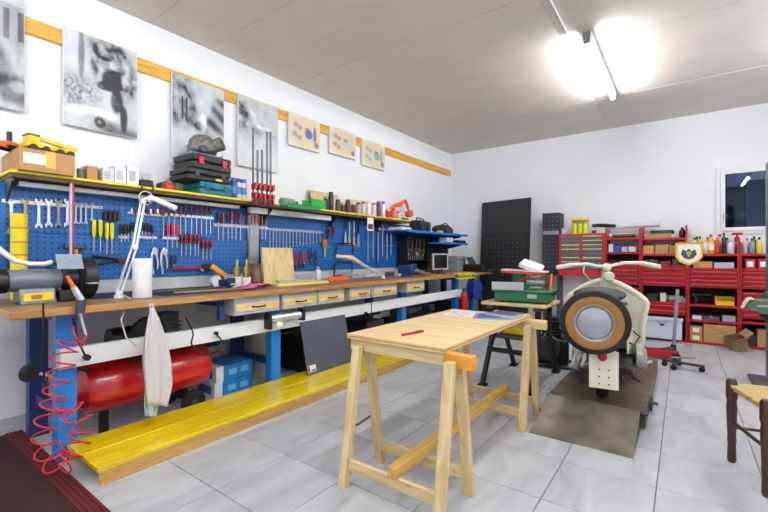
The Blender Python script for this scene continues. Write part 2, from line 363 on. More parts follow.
def pr_valley(x, y):
    v = 0.62 + 0.10 * fbm(x*6, y*5, 9)
    l = ss(0.42, 0.30, x - 0.28 * (1 - y)) if y > 0.35 else 0
    v -= l * (0.34 + 0.35 * fbm(x*7, y*9 + x*4, 4)) * ss(0.3, 0.5, y)
    v -= ss(0.0, 0.12, x - 0.55 - 0.55 * (y - 0.48)) * (0.42 + 0.2 * math.sin(30 * (y + 0.5 * x))) * ss(0.92, 0.8, y) * ss(0.25, 0.5, y)
    v -= 0.35 * blob(x, y, 0.5, 0.45, 0.09, 0.06) - 0.3 * blob(x, y, 0.58, 0.5, 0.06, 0.12)
    v -= 0.45 * (1 if 0.12 < x < 0.28 and (x * 12) % 1 < 0.4 and 0.48 < y < 0.76 else 0); v += 0.15 * ss(0.35, 0.1, y)
    return grey(v)
def pr_peak(x, y):
    v = 0.54 + 0.10 * fbm(x*5, y*6, 12) + 0.15 * ss(0.5, 0.2, y)
    m = ss(0, 0.1, 0.98 - 0.45 * x - y) * ss(0.42, 0.62, y)
    v -= m * (0.20 + 0.45 * fbm(x*5, y*8 + x*3, 13)); v += 0.3 * blob(x, y, 0.33, 0.72, 0.1, 0.1) + 0.25 * blob(x, y, 0.6, 0.62, 0.2, 0.03); v -= 0.2 * blob(x, y, 0.12, 0.75, 0.1, 0.2)
    return grey(v)
def pr_cutaway(kind):
    cols = {0: (0.10, 0.14, 0.42), 1: (0.55, 0.60, 0.62), 2: (0.20, 0.45, 0.58)}[kind]
    def f(x, y):
        b = blob(x, y, 0.5, 0.5, 0.62, 0.52, 0.3); c = [0.76 - 0.03 * b, 0.74 - 0.13 * b, 0.71 - 0.31 * b]
        def ov(col, k):
            for i in range(3): c[i] = c[i] * (1 - k) + col[i] * k
        ov(cols, blob(x, y, 0.62, 0.48, 0.13, 0.15, 0.2)); ov(cols, blob(x, y, 0.82, 0.52, 0.05, 0.26, 0.2)); ov((0.1, 0.1, 0.2), 0.8 * blob(x, y, 0.88, 0.2, 0.07, 0.1, 0.2)); ov((0.12, 0.12, 0.14), 0.7 * blob(x, y, 0.58, 0.62, 0.08, 0.06))
        for px, py in ((0.2, 0.68), (0.33, 0.62), (0.18, 0.38), (0.32, 0.3)): ov((0.16, 0.2, 0.36) if kind != 2 else (0.2, 0.42, 0.48), 0.75 * blob(x, y, px, py, 0.07, 0.08, 0.4))
        return (*c, 1)
    return f
def picture(px, fn, label, kind_label, nu=64, nv=88, edge=M_WPL):
    a, b = PX(px[0], px[1], WX + 0.045), PX(px[2], px[3], WX + 0.045)      # top-left, bottom-right
    y0, y1, z1, z0 = a.y, b.y, a.z, b.z
    t = T('wall_picture', label, 'picture', (WX + 0.03, (y0+y1)/2, z0), w=True)
    t.p('canvas', MB().box(WX+0.024, WX+0.044, y0, y1, z0, z1), edge, bev=0.002)
    mg = 0.003; mb = MB().grid(lambda i, j: (WX+0.0455, y0+mg+(y1-y0-2*mg)*i, z0+mg+(z1-z0-2*mg)*j), nu, nv)
    o = t.p('print', mb, vcol(), smooth=False, label=kind_label); me = o.data
    ca = me.color_attributes.new('print', 'FLOAT_COLOR', 'POINT')
    for k, v in enumerate(me.vertices):
        yy = v.co.y + t.o.y; zz = v.co.z + t.o.z
        ca.data[k].color = fn((yy - y0 - mg) / (y1 - y0 - 2*mg), (zz - z0 - mg) / (z1 - z0 - 2*mg))
picture((-62, -36, 25, 112), pr_street, 'large faded grey photo print of a street, nearest the end of the rail', 'grey photograph of a street')
picture((63, 25, 137.5, 139), pr_rider, 'large grey photo print of a person standing beside a scooter', 'grey photograph of a person and a scooter')
picture((172, 72, 224, 167), pr_valley, 'grey photo print of a valley road behind the stacked tool cases', 'grey photograph of a valley')
picture((238, 94, 278, 173), pr_peak, 'pale grey photo print of a mountain behind the red bar clamps', 'grey photograph of a mountain')
picture((289, 111, 320, 153), pr_cutaway(0), 'small cream exploded-view print with a dark blue scooter', 'cream print with blue drawing', 34, 34)
picture((330, 125, 356, 160), pr_cutaway(1), 'small cream exploded-view print with a grey scooter', 'cream print with grey drawing', 34, 34)
picture((362.5, 138, 385, 171), pr_cutaway(2), 'small cream exploded-view print with a turquoise scooter', 'cream print with turquoise drawing', 34, 34)

# ---------------------------------------------------------------- workbench run along the left wall
BZ, BX = 0.905, -2.70          # top height, front edge
PB = -3.50                      # pegboard face
bench_spans = [(0.52, 2.255, 'long wooden-topped blue workbench carrying the grey bench grinder'), (2.257, 4.70, 'wooden-topped blue workbench with a row of drawers below the leaning board'), (4.702, 6.86, 'wooden-topped blue workbench next to the tall black panel')]
posts_all = [[0.805], [2.31, 4.345], [5.86, 6.5]]
def drawer(t, y0, y1, zt=0.862, zb=0.725):
    d = t.p('drawer', MB().box(-3.25, -2.745, y0+0.008, y1-0.008, zb, zt), M_LGREY, bev=0.004)
    t.p('drawer_front', MB().box(-2.745, -2.738, y0+0.018, y1-0.018, zb+0.028, zt-0.05), wood('#ecd08a', '#dab668', 'Y', knots=0.1), d, label='pale wooden insert')
    ym = (y0+y1)/2
    t.p('handle', MB().tube([(-2.74, ym-0.06, zb+0.06), (-2.722, ym-0.055, zb+0.058), (-2.72, ym, zb+0.055), (-2.722, ym+0.055, zb+0.058), (-2.74, ym+0.06, zb+0.06)], 0.006, 6), M_BLACK, d)
for bi, (y0, y1, lab) in enumerate(bench_spans):
    t = T('workbench', lab, 'workbench', (-3.1, (y0+y1)/2, 0), w=True)
    top = t.p('worktop', MB().box(-3.52, BX, y0, y1, BZ-0.042, BZ-0.0015), M_OAK, bev=0.004)
    t.p('top_sheet', MB().box(-3.515, BX-0.03, y0+0.01, y1-0.005, BZ-0.0015, BZ), [M_TOPW, M_TOPW, M_OAK][bi], top, label='darkened work surface')
    for py in posts_all[bi]:
        for x0, x1, mt in ((-2.96, -2.88, M_BLUE), (-3.50, -3.42, M_DKBLUE)):
            l = t.p('leg', MB().box(x0, x1, py-0.05, py+0.05, 0.006, BZ-0.042), mt, bev=0.004)
            t.p('foot_plate', MB().box(x0-0.01, x1+0.01, py-0.058, py+0.058, 0, 0.006), M_DSTEEL, l)
        t.p('cross_rail', MB().box(-3.42, -2.96, py-0.02, py+0.02, 0.22, 0.28), M_DKBLUE, bev=0.004)
        t.p('top_rail', MB().box(-3.42, -2.96, py-0.025, py+0.025, BZ-0.11, BZ-0.042), M_DKBLUE, bev=0.004)
    t.p('rear_rail', MB().box(-3.49, -3.45, y0+0.28, y1-0.1, 0.36, 0.42), M_DKBLUE)
    if bi == 0:
        drawer(t, 1.80, 2.245); t.p('clamp_bracket', MB().box(-2.84, -2.80, 1.72, 1.76, 0.70, BZ-0.042).box(-3.3, -2.80, 1.725, 1.755, 0.80, 0.83), M_DKBLUE, bev=0.003)
    if bi == 1:
        for a, b in ((2.262, 2.68), (2.68, 3.06), (3.13, 3.53), (3.53, 3.99), (4.20, 4.63)): drawer(t, a, b)
# backsplash, pegboards, uprights
solo('bench_upstand', MB().box(-3.535, -3.52, 0.60, 5.3, BZ, 1.01), M_LGREY, 'long light grey steel strip standing along the back of the workbench', 'upstand', bev=0.003)
PM_ = peg_mat()
for a, b, lab in ((0.62, 2.44, 'blue perforated tool panel behind the bench grinder and desk lamp'), (2.60, 4.55, 'blue perforated tool panel behind the leaning pine board and hacksaws'), (4.58, 5.45, 'blue perforated tool panel below the end of the yellow shelf')):
    t = T('pegboard', lab, 'tool panel', (PB, (a+b)/2, 1.01), w=True)
    z = 1.012
    for k in range(2):
        z2 = 1.012 + (1.66-1.012) * (k+1) / 2
        t.p('panel', MB().box(PB-0.018, PB, a, b, z+0.0015, z2-0.0015), PM_, bev=0.003); z = z2
    t.p('edge_strip', MB().box(PB-0.03, PB-0.019, a, a+0.04, 1.012, 1.66).box(PB-0.03, PB-0.019, b-0.04, b, 1.012, 1.66), M_DKBLUE)
solo('panel_upright', MB().box(-3.518, -3.48, 2.465, 2.575, BZ, 1.671), pm('#9aa0a8', 0.45), 'grey steel upright between the two big blue tool panels', 'upright', bev=0.004)
solo('tool_board', MB().box(-3.535, -3.50, 5.46, 6.76, BZ, 1.60), pm('#17181b', 0.6), 'black board behind the monitor at the far end of the bench', 'board', bev=0.003)
# yellow shelf
t = T('storage_shelf', 'long yellow wooden shelf above the blue tool panels', 'shelf', (-3.46, 2.9, 1.69), w=True)
for a, b in ((0.64, 2.86), (2.862, 5.17)):
    t.p('board', MB().box(-3.69, -3.30, a, b, 1.697, 1.715), M_SHELFY, bev=0.003); t.p('underside', MB().box(-3.69, -3.312, a+0.01, b, 1.672, 1.697), wood('#5e4a20', '#4a3814', 'Y', 0.6, knots=0.1), label='dark brown underside')  # separate dark brown layer below the yellow board
for y in (0.66, 1.47, 2.63, 3.6, 4.52):
    t.p('bracket', MB().prism([(-3.499, 1.53), (-3.48, 1.53), (-3.34, 1.65), (-3.34, 1.672), (-3.499, 1.672)], 'Y', y-0.006, y+0.006), M_DSTEEL)
for a, b, zl in ((0.70, 2.30, 1.632), (2.42, 3.55, 1.605)):
    t.p('light_rail', MB().box(-3.46, -3.40, a, b, zl, 1.662), M_WPL, bev=0.004)
    for y in (a+0.1, b-0.1): t.p('hanger', MB().box(-3.44, -3.42, y-0.015, y+0.015, 1.66, 1.672), M_GREY)
t = T('shelf_strut', 'red and silver upright strut standing under the yellow shelf beside the grinder', 'strut', (-3.30, 0.99, BZ), w=True)
pz = PX(72, 200, -3.325); t.p('silver_bar', MB().box(-3.335, -3.315, pz.y-0.014, pz.y-0.001, BZ, 1.672), M_LGREY, bev=0.002); t.p('red_bar', MB().box(-3.335, -3.315, pz.y-0.001, pz.y+0.011, BZ, 1.672), M_RED, bev=0.002)
# cable trunking on the bench front
t = T('cable_trunking', 'long white cable trunking fixed along the front of the workbench legs', 'trunking', (-2.85, 3.3, 0.54), w=True)
t.p('channel', MB().box(-2.88, -2.835, 0.76, 5.92, 0.54, 0.652), M_WPL, bev=0.004); t.p('lid_seam', MB().box(-2.835, -2.832, 0.765, 5.915, 0.56, 0.632), M_WPL, bev=0.001)
t.p('end_cap', MB().box(-2.882, -2.83, 5.92, 5.926, 0.538, 0.654), pm('#c9a35a', 0.6)); t.p('end_cap', MB().box(-2.882, -2.83, 0.754, 0.76, 0.538, 0.654), M_LGREY)
for u in (218, 300, 362): 
    q = PX(u, 330, -2.83); t.p('socket', MB().box(-2.832, -2.826, q.y-0.04, q.y+0.04, 0.565, 0.63), M_WPL, bev=0.002)
# yellow step platform
t = T('step_platform', 'long low yellow painted wooden platform in front of the workbench', 'platform', (-2.63, 2.9, 0), w=True)
for k, (a, b) in enumerate(((-2.87, -2.64), (-2.637, -2.405))): t.p('top_plank', MB().box(a, b, 0.80, 5.0, 0.074, 0.10), M_YWOOD, bev=0.003)
WB = wood('#cba25e', '#b58a48', 'Y', knots=0.4)
t.p('front_rail', MB().box(-2.43, -2.408, 0.81, 4.99, 0, 0.074), WB, bev=0.002); t.p('back_rail', MB().box(-2.865, -2.845, 0.81, 4.99, 0, 0.074), WB, bev=0.002)
for y in (0.9, 2.2, 3.5, 4.9): t.p('batten', MB().box(-2.845, -2.43, y-0.03, y+0.03, 0.0, 0.074), WB)
# leaning grey panel
t = T('steel_sheet', 'dark grey sheet leaning on the cable trunking with a small paper sticker', 'sheet', (-2.72, 2.84, 0.10))
ang = math.atan2(0.105, 0.473)
Mx = Euler((0, -ang, 0)).to_matrix().to_4x4()
t.p('sheet', MB().box(-0.004, 0.004, -0.305, 0.305, 0.002, 0.487, Mx), pm('#59606b', 0.38, 0.3, var=0.1, scale=4), bev=0.002)
t.p('sticker', MB().box(0.0045, 0.0052, -0.295, -0.195, 0.025, 0.085, Mx), M_WPL, label='white sticker with red and blue print')
t.p('sticker_print', MB().box(0.0053, 0.0056, -0.255, -0.2, 0.03, 0.045, Mx), pm('#2c6fc4'))
t.p('sticker_print', MB().box(0.0053, 0.0056, -0.293, -0.272, 0.028, 0.08, Mx), M_RED)
# red door mat
t = T('floor_mat', 'dark red ribbed door mat lying on the tiled floor', 'mat', (-2.4, 0.1, 0), w=True)
t.p('backing', MB().box(-3.6, -1.25, -0.45, 0.76, 0, 0.006), pm('#4a0a12', 0.9)); t.p('pile', MB().box(-3.55, -1.3, -0.4, 0.66, 0.006, 0.013), pm('#2e070d', 0.98, bump=0.8, scale=160))
for k in range(4): t.p('border_rib', MB().box(-3.6, -1.25, 0.672 + 0.023*k, 0.688 + 0.023*k, 0.006, 0.012), pm('#5c0d17', 0.95, bump=0.5, scale=160))
# ---------------------------------------------------------------- trestle table
def trestle(yc, label, splay, beam_end, orange):
    t = T('trestle', label, 'trestle', (-1.13, yc, 0), w=True)
    t.p('top_beam', MB().box(-1.475, -0.90 if orange else beam_end, yc-0.024, yc+0.024, 0.672, 0.735), M_PINEX, bev=0.003)
    if orange:
        t.p('beam_end', MB().box(-0.90, beam_end, yc-0.026, yc+0.026, 0.668, 0.733), pm('#e09a38', 0.55, var=0.2), bev=0.004, label='orange stained end of the beam')
    for x in (-1.405, -0.855 if orange else -0.875):
        for sg in (-1, 1):
            y0, y1 = yc + sg*splay, yc + sg*0.045
            mb = MB(); dx = 0.024
            mb.add([(x-dx, y0-0.02, 0), (x+dx, y0-0.02, 0), (x+dx, y0+0.02, 0), (x-dx, y0+0.02, 0), (x-dx, y1-0.02, 0.70), (x+dx, y1-0.02, 0.70), (x+dx, y1+0.02, 0.70), (x-dx, y1+0.02, 0.70)], [(3,2,1,0),(4,5,6,7),(0,1,5,4),(1,2,6,5),(2,3,7,6),(3,0,4,7)])
            t.p('leg', mb, M_PINEZ, bev=0.003)
        if x > -1: continue
        mb = MB(); mb.tube([(x-0.026 if x < -1 else x+0.026, yc - splay*0.62, 0.27), (x-0.03 if x < -1 else x+0.03, yc, 0.262), (x-0.026 if x < -1 else x+0.026, yc + splay*0.62, 0.275)], 0.006, 6)
        t.p('strap', mb, pm('#5b5343', 0.8))
    for sg in (-1, 1):
        yy = yc + sg*(splay - 0.025); t.p('lower_rail', MB().box(-1.381, -0.879, yy-0.012, yy+0.012, 0.085, 0.14), M_PINEX, bev=0.003)
    return t
trestle(1.715, 'pale pine trestle with an orange beam end under the plywood top', 0.16, -0.755, True)
trestle(2.93, 'pale pine trestle with plain beam next to the scooter ramp', 0.17, -0.76, False)
t = T('plywood_tabletop', 'pale plywood table top laid across two pine trestles', 'table top', (-1.185, 2.3, 0.735), w=True)
for k in range(3): t.p('ply_layer', MB().box(-1.485, -0.885, 1.672, 2.945, 0.735+0.008*k, 0.743+0.008*k), [M_PLY, wood('#c99a55', '#a87b3a', 'Y', knots=0), M_PLY][k])
solo('brace_beam', MB().box(-1.125, -1.075, 1.55, 3.08, 0.1405, 0.192), M_BEAM, 'long yellowish pine beam lying across the lower rails of both trestles', 'beam', bev=0.003)
TT = 0.759
# red pen
a, b = PZ(402, 335, TT+0.006), PZ(423, 331, TT+0.006)
t = T('marker_pen', 'red marker pen lying on the plywood table top', 'pen', (a+b)/2 - Vector((0,0,0.006)), w=True)
t.p('barrel', MB().tube([a, a.lerp(b, 0.6)], 0.0065, 8), M_RED); t.p('cap', MB().tube([a.lerp(b, 0.6), b], 0.0075, 8), M_DRED); t.p('clip', MB().tube([a.lerp(b, 0.62)+Vector((0,0,0.008)), a.lerp(b, 0.85)+Vector((0,0,0.008))], 0.0015, 5), M_BLACK)
# magazines
def flat_print(name, lab, x0, x1, y0, y1, z, h, rz, c1, c2, cat='magazine'):
    t = T(name, lab, cat, ((x0+x1)/2, (y0+y1)/2, z), rz); sx, sy = (x1-x0)/2, (y1-y0)/2
    t.p('pages', MB().box(-sx, sx, -sy, sy, 0, h-0.0012), pm('#e4e6ea', 0.6)); c = t.p('cover', MB().box(-sx-0.002, sx+0.002, -sy-0.002, sy+0.002, h-0.0012, h), pm(c1, 0.3, var=0.5, scale=22))
    t.p('cover_picture', MB().box(-sx*0.8, sx*0.5, -sy*0.6, sy*0.75, h, h+0.0005), pm(c2, 0.3, var=0.7, scale=30), c)
flat_print('magazine', 'open blue and white magazine on the plywood table top', -1.19, -0.94, 2.58, 2.86, TT, 0.006, 0.35, '#8fa3bb', '#2e5fa8')
flat_print('magazine', 'thick grey blue catalogue lying at the end of the plywood top', -1.12, -0.905, 2.74, 2.93, TT+0.0066, 0.012, -0.25, '#6d7f99', '#3c4a66')
flat_print('paper_sheet', 'plain white paper sheet beside the magazines on the plywood top', -1.42, -1.2, 2.62, 2.86, TT, 0.002, 0.1, '#eef0f2', '#e6e8ea', 'paper')
# ---------------------------------------------------------------- scooter lift ramp
t = T('scooter_ramp', 'worn grey steel ramp platform carrying the cream scooter', 'ramp', (-0.53, 3.8, 0), w=True)
MR = pm('#6e6457', 0.42, 0.55, var=0.5, bump=0.25, scale=7); PH = 0.13
mb = MB(); mb.prism([(2.765, 0.0), (2.765, 0.006), (3.25, PH), (3.26, PH-0.012), (2.80, 0.0)], 'X', -0.832, -0.235); t.p('ramp_plate', mb, pm('#8d877b', 0.42, 0.6, var=0.5, bump=0.25, scale=6), bev=0.002)
t.p('platform', MB().box(-0.832, -0.205, 3.252, 4.93, PH-0.02, PH), MR, bev=0.003)
for x in (-0.82, -0.235): t.p('side_rail', MB().box(x-0.012, x+0.03, 3.27, 4.92, 0.012, PH-0.02), pm('#4d473f', 0.5, 0.5), bev=0.003)
for y in (3.4, 4.1, 4.8): t.p('cross_bar', MB().box(-0.81, -0.23, y-0.03, y+0.03, 0, 0.012), M_DSTEEL)
for x in (-0.828, -0.239): t.p('ramp_side', MB().prism([(2.80, 0.0), (3.25, PH-0.014), (3.25, 0.0)], 'X', x-0.003, x+0.003), pm('#3d3832', 0.5, 0.5))
t.p('hinge_pin', MB().cyl((-0.84, 3.252, PH-0.014), (-0.195, 3.252, PH-0.014), 0.012, n=10), M_DSTEEL)
t.p('ramp_latch', MB().box(-0.2, -0.185, 3.6, 3.75, 0.03, 0.09).cyl((-0.19, 3.68, 0.07), (-0.15, 3.68, 0.07), 0.012, n=8), M_DSTEEL)
# ---------------------------------------------------------------- cream scooter, seen from behind
t = T('scooter', 'old cream motor scooter with a tan-walled spare wheel standing on the ramp', 'scooter', (-0.475, 3.33, PH), R(8.5))
def wheel(t, c, ax, r, w, tan, hub, name='wheel', n=36):
    c = Vector(c); wl = t.p(name, MB().lathe([(r*0.60, -w*0.42), (r*0.82, -w*0.5), (r*0.97, -w*0.36), (r, 0), (r*0.97, w*0.36), (r*0.82, w*0.5), (r*0.60, w*0.42)], c, ax, n, None, False), M_RUB)
    for s in (-1, 1): t.p('tyre_wall', MB().lathe([(r*0.55, s*w*0.43), (r*0.64, s*w*0.515), (r*0.78, s*w*0.522), (r*0.815, s*w*0.49)], c, ax, n, None, False), tan, wl, label='tan side wall')
    t.p('rim', MB().lathe([(r*0.58, -w*0.40), (r*0.56, -w*0.50), (r*0.52, -w*0.42), (r*0.5, -w*0.25), (r*0.5, w*0.25), (r*0.52, w*0.42), (r*0.56, w*0.50), (r*0.58, w*0.40)], c, ax, n, None, False), M_STEEL, wl)
    t.p('hub_cap', MB().lathe([(r*0.5, -w*0.28), (r*0.46, -w*0.38), (r*0.3, -w*0.46), (r*0.08, -w*0.5), (r*0.07, -w*0.56), (0.0005, -w*0.57), (0.0005, w*0.3), (r*0.5, w*0.28)], c, ax, n), hub, wl)
    return wl
TAN = pm('#96692b', 0.7, var=0.15); HUB = pm('#aeb3b8', 0.3, 0.7, var=0.1)
wheel(t, (-0.05, -0.135, 0.585), 'Y', 0.228, 0.10, TAN, HUB, 'spare_wheel')
wheel(t, (0, 0.13, 0.212), 'X', 0.212, 0.10, pm('#26262a', 0.8), M_DGREY, 'rear_wheel'); wheel(t, (0, 1.24, 0.212), 'X', 0.212, 0.10, pm('#26262a', 0.8), M_CREAM, 'front_wheel')
# rear body shell
def shell(i, j):
    yy = -0.02 + 0.66 * i; th = math.pi * (j - 0.5) * 1.06
    wdt = 0.05 + 0.165 * math.sin(math.pi * min(1, 0.22 + 0.62 * i)) ; top = 0.56 + 0.13 * math.sin(math.pi * (0.25 + 0.45 * i)); bot = 0.36 - 0.08 * i
    hgt = top - bot
    return (wdt * math.copysign(abs(math.sin(th)) ** 0.7, math.sin(th)), yy, bot + hgt * max(0, math.cos(th)) ** 0.6)
t.p('rear_body', MB().grid(shell, 14, 18), M_CREAM, thick=0.006)
t.p('tail_panel', MB().box(-0.085, 0.085, -0.10, -0.03, 0.36, 0.60), M_CREAM, bev=0.012)
pl = t.p('number_plate', MB().box(-0.085, 0.10, -0.108, -0.10, 0.115, 0.385), M_CREAM, bev=0.008, label='blank cream rear plate')
for x in (-0.02, 0.04):
    for z in (0.15, 0.2, 0.25): t.p('plate_bolt', MB().cyl((x, -0.109, z), (x, -0.113, z), 0.006, n=8), M_DSTEEL, pl)
t.p('tail_light', MB().lathe([(0.03, 0), (0.03, -0.02), (0.02, -0.032), (0.0005, -0.036)], (0.0, -0.108, 0.345), 'Y', 14), pm('#a01015', 0.2), label='red tail light')
# leg shield with rolled rim
def shield_x(h): return 0.012 + 0.312 * (1 - ((h - 0.64) / 0.19) ** 1.25) ** 0.75 if h > 0.64 else (0.324 - 0.03 * min(1, (0.64 - h) / 0.2) - (0.06 * (0.3 - h) / 0.2 if h < 0.3 else 0))
def shieldf(i, j):
    h = 0.10 + 0.7299 * j; wd = max(0.002, shield_x(h)); x = 0.03 + (i * 2 - 1) * wd
    return (x, 0.93 + 0.12 * (1 - (x / 0.36) ** 2) - 0.10 * (h - 0.1), h)
t.p('leg_shield', MB().grid(shieldf, 16, 22), M_CREAM, thick=0.008)
rim = [shieldf(0, k / 22) for k in range(23)] + [shieldf(1, (22 - k) / 22) for k in range(23)]
t.p('shield_rim', MB().tube(rim, 0.024, 8), M_CREAM)
t.p('rim_shadow_panel', MB().grid(lambda i, j: (-0.20 + 0.36*i, 0.86 - 0.05*math.sin(math.pi*i), 0.50 + (0.13 + 0.13*math.sin(math.pi*i)**0.8)*j), 12, 4), pm('#15181a', 0.6), thick=0.02, label='dark panel for the shadow under the shield rim')  # black sheet put in for the shadow between shield rim and saddle
t.p('floorboard', MB().box(-0.24, 0.24, 0.55, 1.0, 0.09, 0.115).box(-0.05, 0.05, 0.55, 1.02, 0.115, 0.2), M_CREAM, bev=0.012)
for x in (-0.17, -0.1, 0.1, 0.17): t.p('floor_strip', MB().box(x-0.012, x+0.012, 0.57, 0.98, 0.115, 0.122), M_RUB)
# saddle
t.p('saddle', MB().ell((-0.02, 0.22, 0.755), (0.185, 0.27, 0.055), 20, 10), pm('#161d19', 0.5), label='dark green-black saddle')
t.p('saddle_frame', MB().tube([(-0.17, 0.1, 0.70), (-0.1, 0.02, 0.69), (0.1, 0.02, 0.69), (0.16, 0.12, 0.70), (0.05, 0.45, 0.68), (-0.06, 0.45, 0.68), (-0.17, 0.1, 0.70)], 0.010, 8), M_BLACK)
for x in (-0.09, 0.07): t.p('saddle_spring', MB().tube([(x + 0.016*math.cos(k*1.05), 0.07 + 0.016*math.sin(k*1.05), 0.64 + 0.004*k) for k in range(20)], 0.004, 5), M_STEEL)
# steering
t.p('steering_column', MB().tube([(0.0, 1.10, 0.30), (0.0, 0.99, 0.66), (0.04, 0.93, 0.95)], [0.032, 0.03, 0.03], 12), M_CREAM)
t.p('headset', MB().ell((0.04, 0.915, 0.945), (0.042, 0.06, 0.04), 16, 9), M_CREAM); t.p('horn_box', MB().lathe([(0.0005, -0.055), (0.036, -0.05), (0.046, -0.02), (0.046, 0.05), (0.03, 0.06)], (0.06, 0.86, 0.865), 'Y', 16), pm('#cfccc0', 0.35))
t.p('handlebar', MB().tube([(-0.36, 0.76, 0.945), (-0.25, 0.82, 0.968), (-0.12, 0.87, 0.978), (-0.04, 0.90, 0.958), (0.06, 0.91, 0.955), (0.17, 0.90, 0.99), (0.29, 0.87, 0.992), (0.42, 0.81, 0.965)], 0.015, 10), M_CREAM)
for a, b in (((-0.37, 0.755, 0.944), (-0.25, 0.82, 0.968)), ((0.31, 0.862, 0.988), (0.44, 0.80, 0.96))): t.p('grip', MB().tube([a, b], 0.0205, 12), pm('#d9d4c2', 0.5))
for s, p in ((-1, [(-0.14, 0.885, 0.975), (-0.20, 0.91, 0.975), (-0.34, 0.84, 0.955)]), (1, [(0.2, 0.92, 0.99), (0.27, 0.93, 0.985), (0.42, 0.87, 0.955)])): t.p('brake_lever', MB().tube(p, 0.007, 7), M_CHROME)
t.p('control_cable', MB().tube([(-0.14, 0.87, 0.97), (-0.15, 0.80, 0.90), (-0.10, 0.85, 0.84), (-0.02, 0.95, 0.78)], 0.005, 6), pm('#c9c7bb', 0.5)); t.p('control_cable', MB().tube([(0.16, 0.9, 0.985), (0.08, 0.86, 1.02), (-0.04, 0.88, 1.0), (-0.02, 0.96, 0.9)], 0.004, 6), M_BLACK)
t.p('front_fender', MB().grid(lambda i, j: (0.075 * math.sin((j-0.5)*math.pi), 1.24 + (0.245 - 0.0*j) * math.cos(R(200 - 185*i)) * 0.98, 0.212 + 0.245 * math.sin(R(200 - 185*i)) - 0.04 * (1 - math.cos((j-0.5)*math.pi))), 16, 8), M_CREAM, thick=0.005)
t.p('fork', MB().tube([(0.07, 1.24, 0.212), (0.08, 1.17, 0.34), (0.02, 1.10, 0.36), (0.0, 1.09, 0.42)], 0.018, 8), M_STEEL)
# engine on the right
MENG = pm('#7b7a74', 0.45, 0.7, var=0.4, bump=0.3, scale=40)
t.p('crankcase', MB().lathe([(0.0005, -0.07), (0.08, -0.065), (0.1, -0.03), (0.1, 0.05), (0.06, 0.07), (0.0005, 0.072)], (0.15, 0.22, 0.25), 'X', 18), MENG, bev=0.004)
e = t.p('cylinder_head', MB().cyl((0.16, 0.32, 0.30), (0.17, 0.48, 0.33), 0.045, n=14), MENG)
for k in range(6): t.p('cooling_fin', MB().cyl((0.162, 0.34+0.022*k, 0.303+0.004*k), (0.163, 0.347+0.022*k, 0.304+0.004*k), 0.068, n=14), M_STEEL, e)
t.p('carburettor', MB().box(0.11, 0.18, 0.16, 0.26, 0.36, 0.44).cyl((0.15, 0.2, 0.44), (0.15, 0.2, 0.50), 0.026, n=12), MENG, bev=0.008); t.p('kick_lever', MB().tube([(0.24, 0.24, 0.24), (0.27, 0.2, 0.22), (0.285, 0.06, 0.30), (0.31, 0.05, 0.31)], 0.011, 8), M_CHROME)
t.p('fan_cover', MB().lathe([(0.0005, 0.05), (0.05, 0.045), (0.085, 0.02), (0.09, -0.02)], (0.235, 0.1, 0.33), 'X', 18), pm('#a7a69d', 0.4, 0.4)); t.p('wiring', MB().tube([(0.12, 0.0, 0.46), (0.2, 0.02, 0.42), (0.24, 0.1, 0.47), (0.19, 0.2, 0.5), (0.12, 0.3, 0.55)], 0.006, 6), M_BLACK); t.p('wiring', MB().tube([(0.17, 0.02, 0.22), (0.23, 0.0, 0.17), (0.26, 0.1, 0.13), (0.2, 0.3, 0.12)], 0.006, 6), M_BLACK)
t.p('exhaust', MB().tube([(-0.1, 0.4, 0.16), (-0.15, 0.2, 0.16), (-0.17, 0.0, 0.22), (-0.16, -0.05, 0.30), (-0.13, -0.02, 0.36)], [0.016, 0.02, 0.022, 0.02, 0.018], 10), M_STEEL)
t.p('shock_absorber', MB().cyl((-0.09, 0.1, 0.25), (-0.09, 0.08, 0.55), 0.016, n=10).torus((-0.09, 0.095, 0.33), 'Z', 0.026, 0.006, 16, 6).torus((-0.09, 0.092, 0.37), 'Z', 0.026, 0.006, 16, 6).torus((-0.09, 0.09, 0.41), 'Z', 0.026, 0.006, 16, 6), M_DSTEEL)
t.p('centre_stand', MB().tube([(-0.16, 0.5, 0.012), (-0.12, 0.55, 0.14), (0.12, 0.55, 0.14), (0.16, 0.5, 0.012)], 0.012, 8), M_DSTEEL)

# ---------------------------------------------------------------- folding work stand with green tile saw
t = T('folding_work_stand', 'black folding work stand with wooden jaws under the green saw', 'work stand', (-1.22, 3.95, 0), w=True)
for y0, y1 in ((3.66, 3.90), (3.94, 4.18)): t.p('jaw_board', MB().box(-1.55, -0.96, y0, y1, 0.722, 0.75), M_PINEX, bev=0.004)
for x in (-1.47, -1.04):
    for pts in ([(x, 3.5, 0.02), (x, 3.72, 0.38), (x, 3.72, 0.70)], [(x, 4.36, 0.02), (x, 4.1, 0.38), (x, 4.1, 0.70)]): t.p('leg', MB().tube(pts, 0.027, 6), M_BLACK)
    for y in (3.5, 4.36): t.p('foot', MB().box(x-0.035, x+0.035, y-0.05, y+0.05, 0, 0.022), M_RUB, bev=0.004)
    t.p('side_brace', MB().tube([(x, 3.72, 0.40), (x, 4.1, 0.40)], 0.016, 6).tube([(x, 3.66, 0.28), (x, 4.1, 0.66)], 0.012, 6), M_BLACK); t.p('top_channel', MB().box(x-0.025, x+0.025, 3.66, 4.18, 0.69, 0.722), M_DGREY)
t.p('step_bar', MB().box(-1.47, -1.04, 3.60, 3.68, 0.30, 0.33), M_BLACK, bev=0.004)
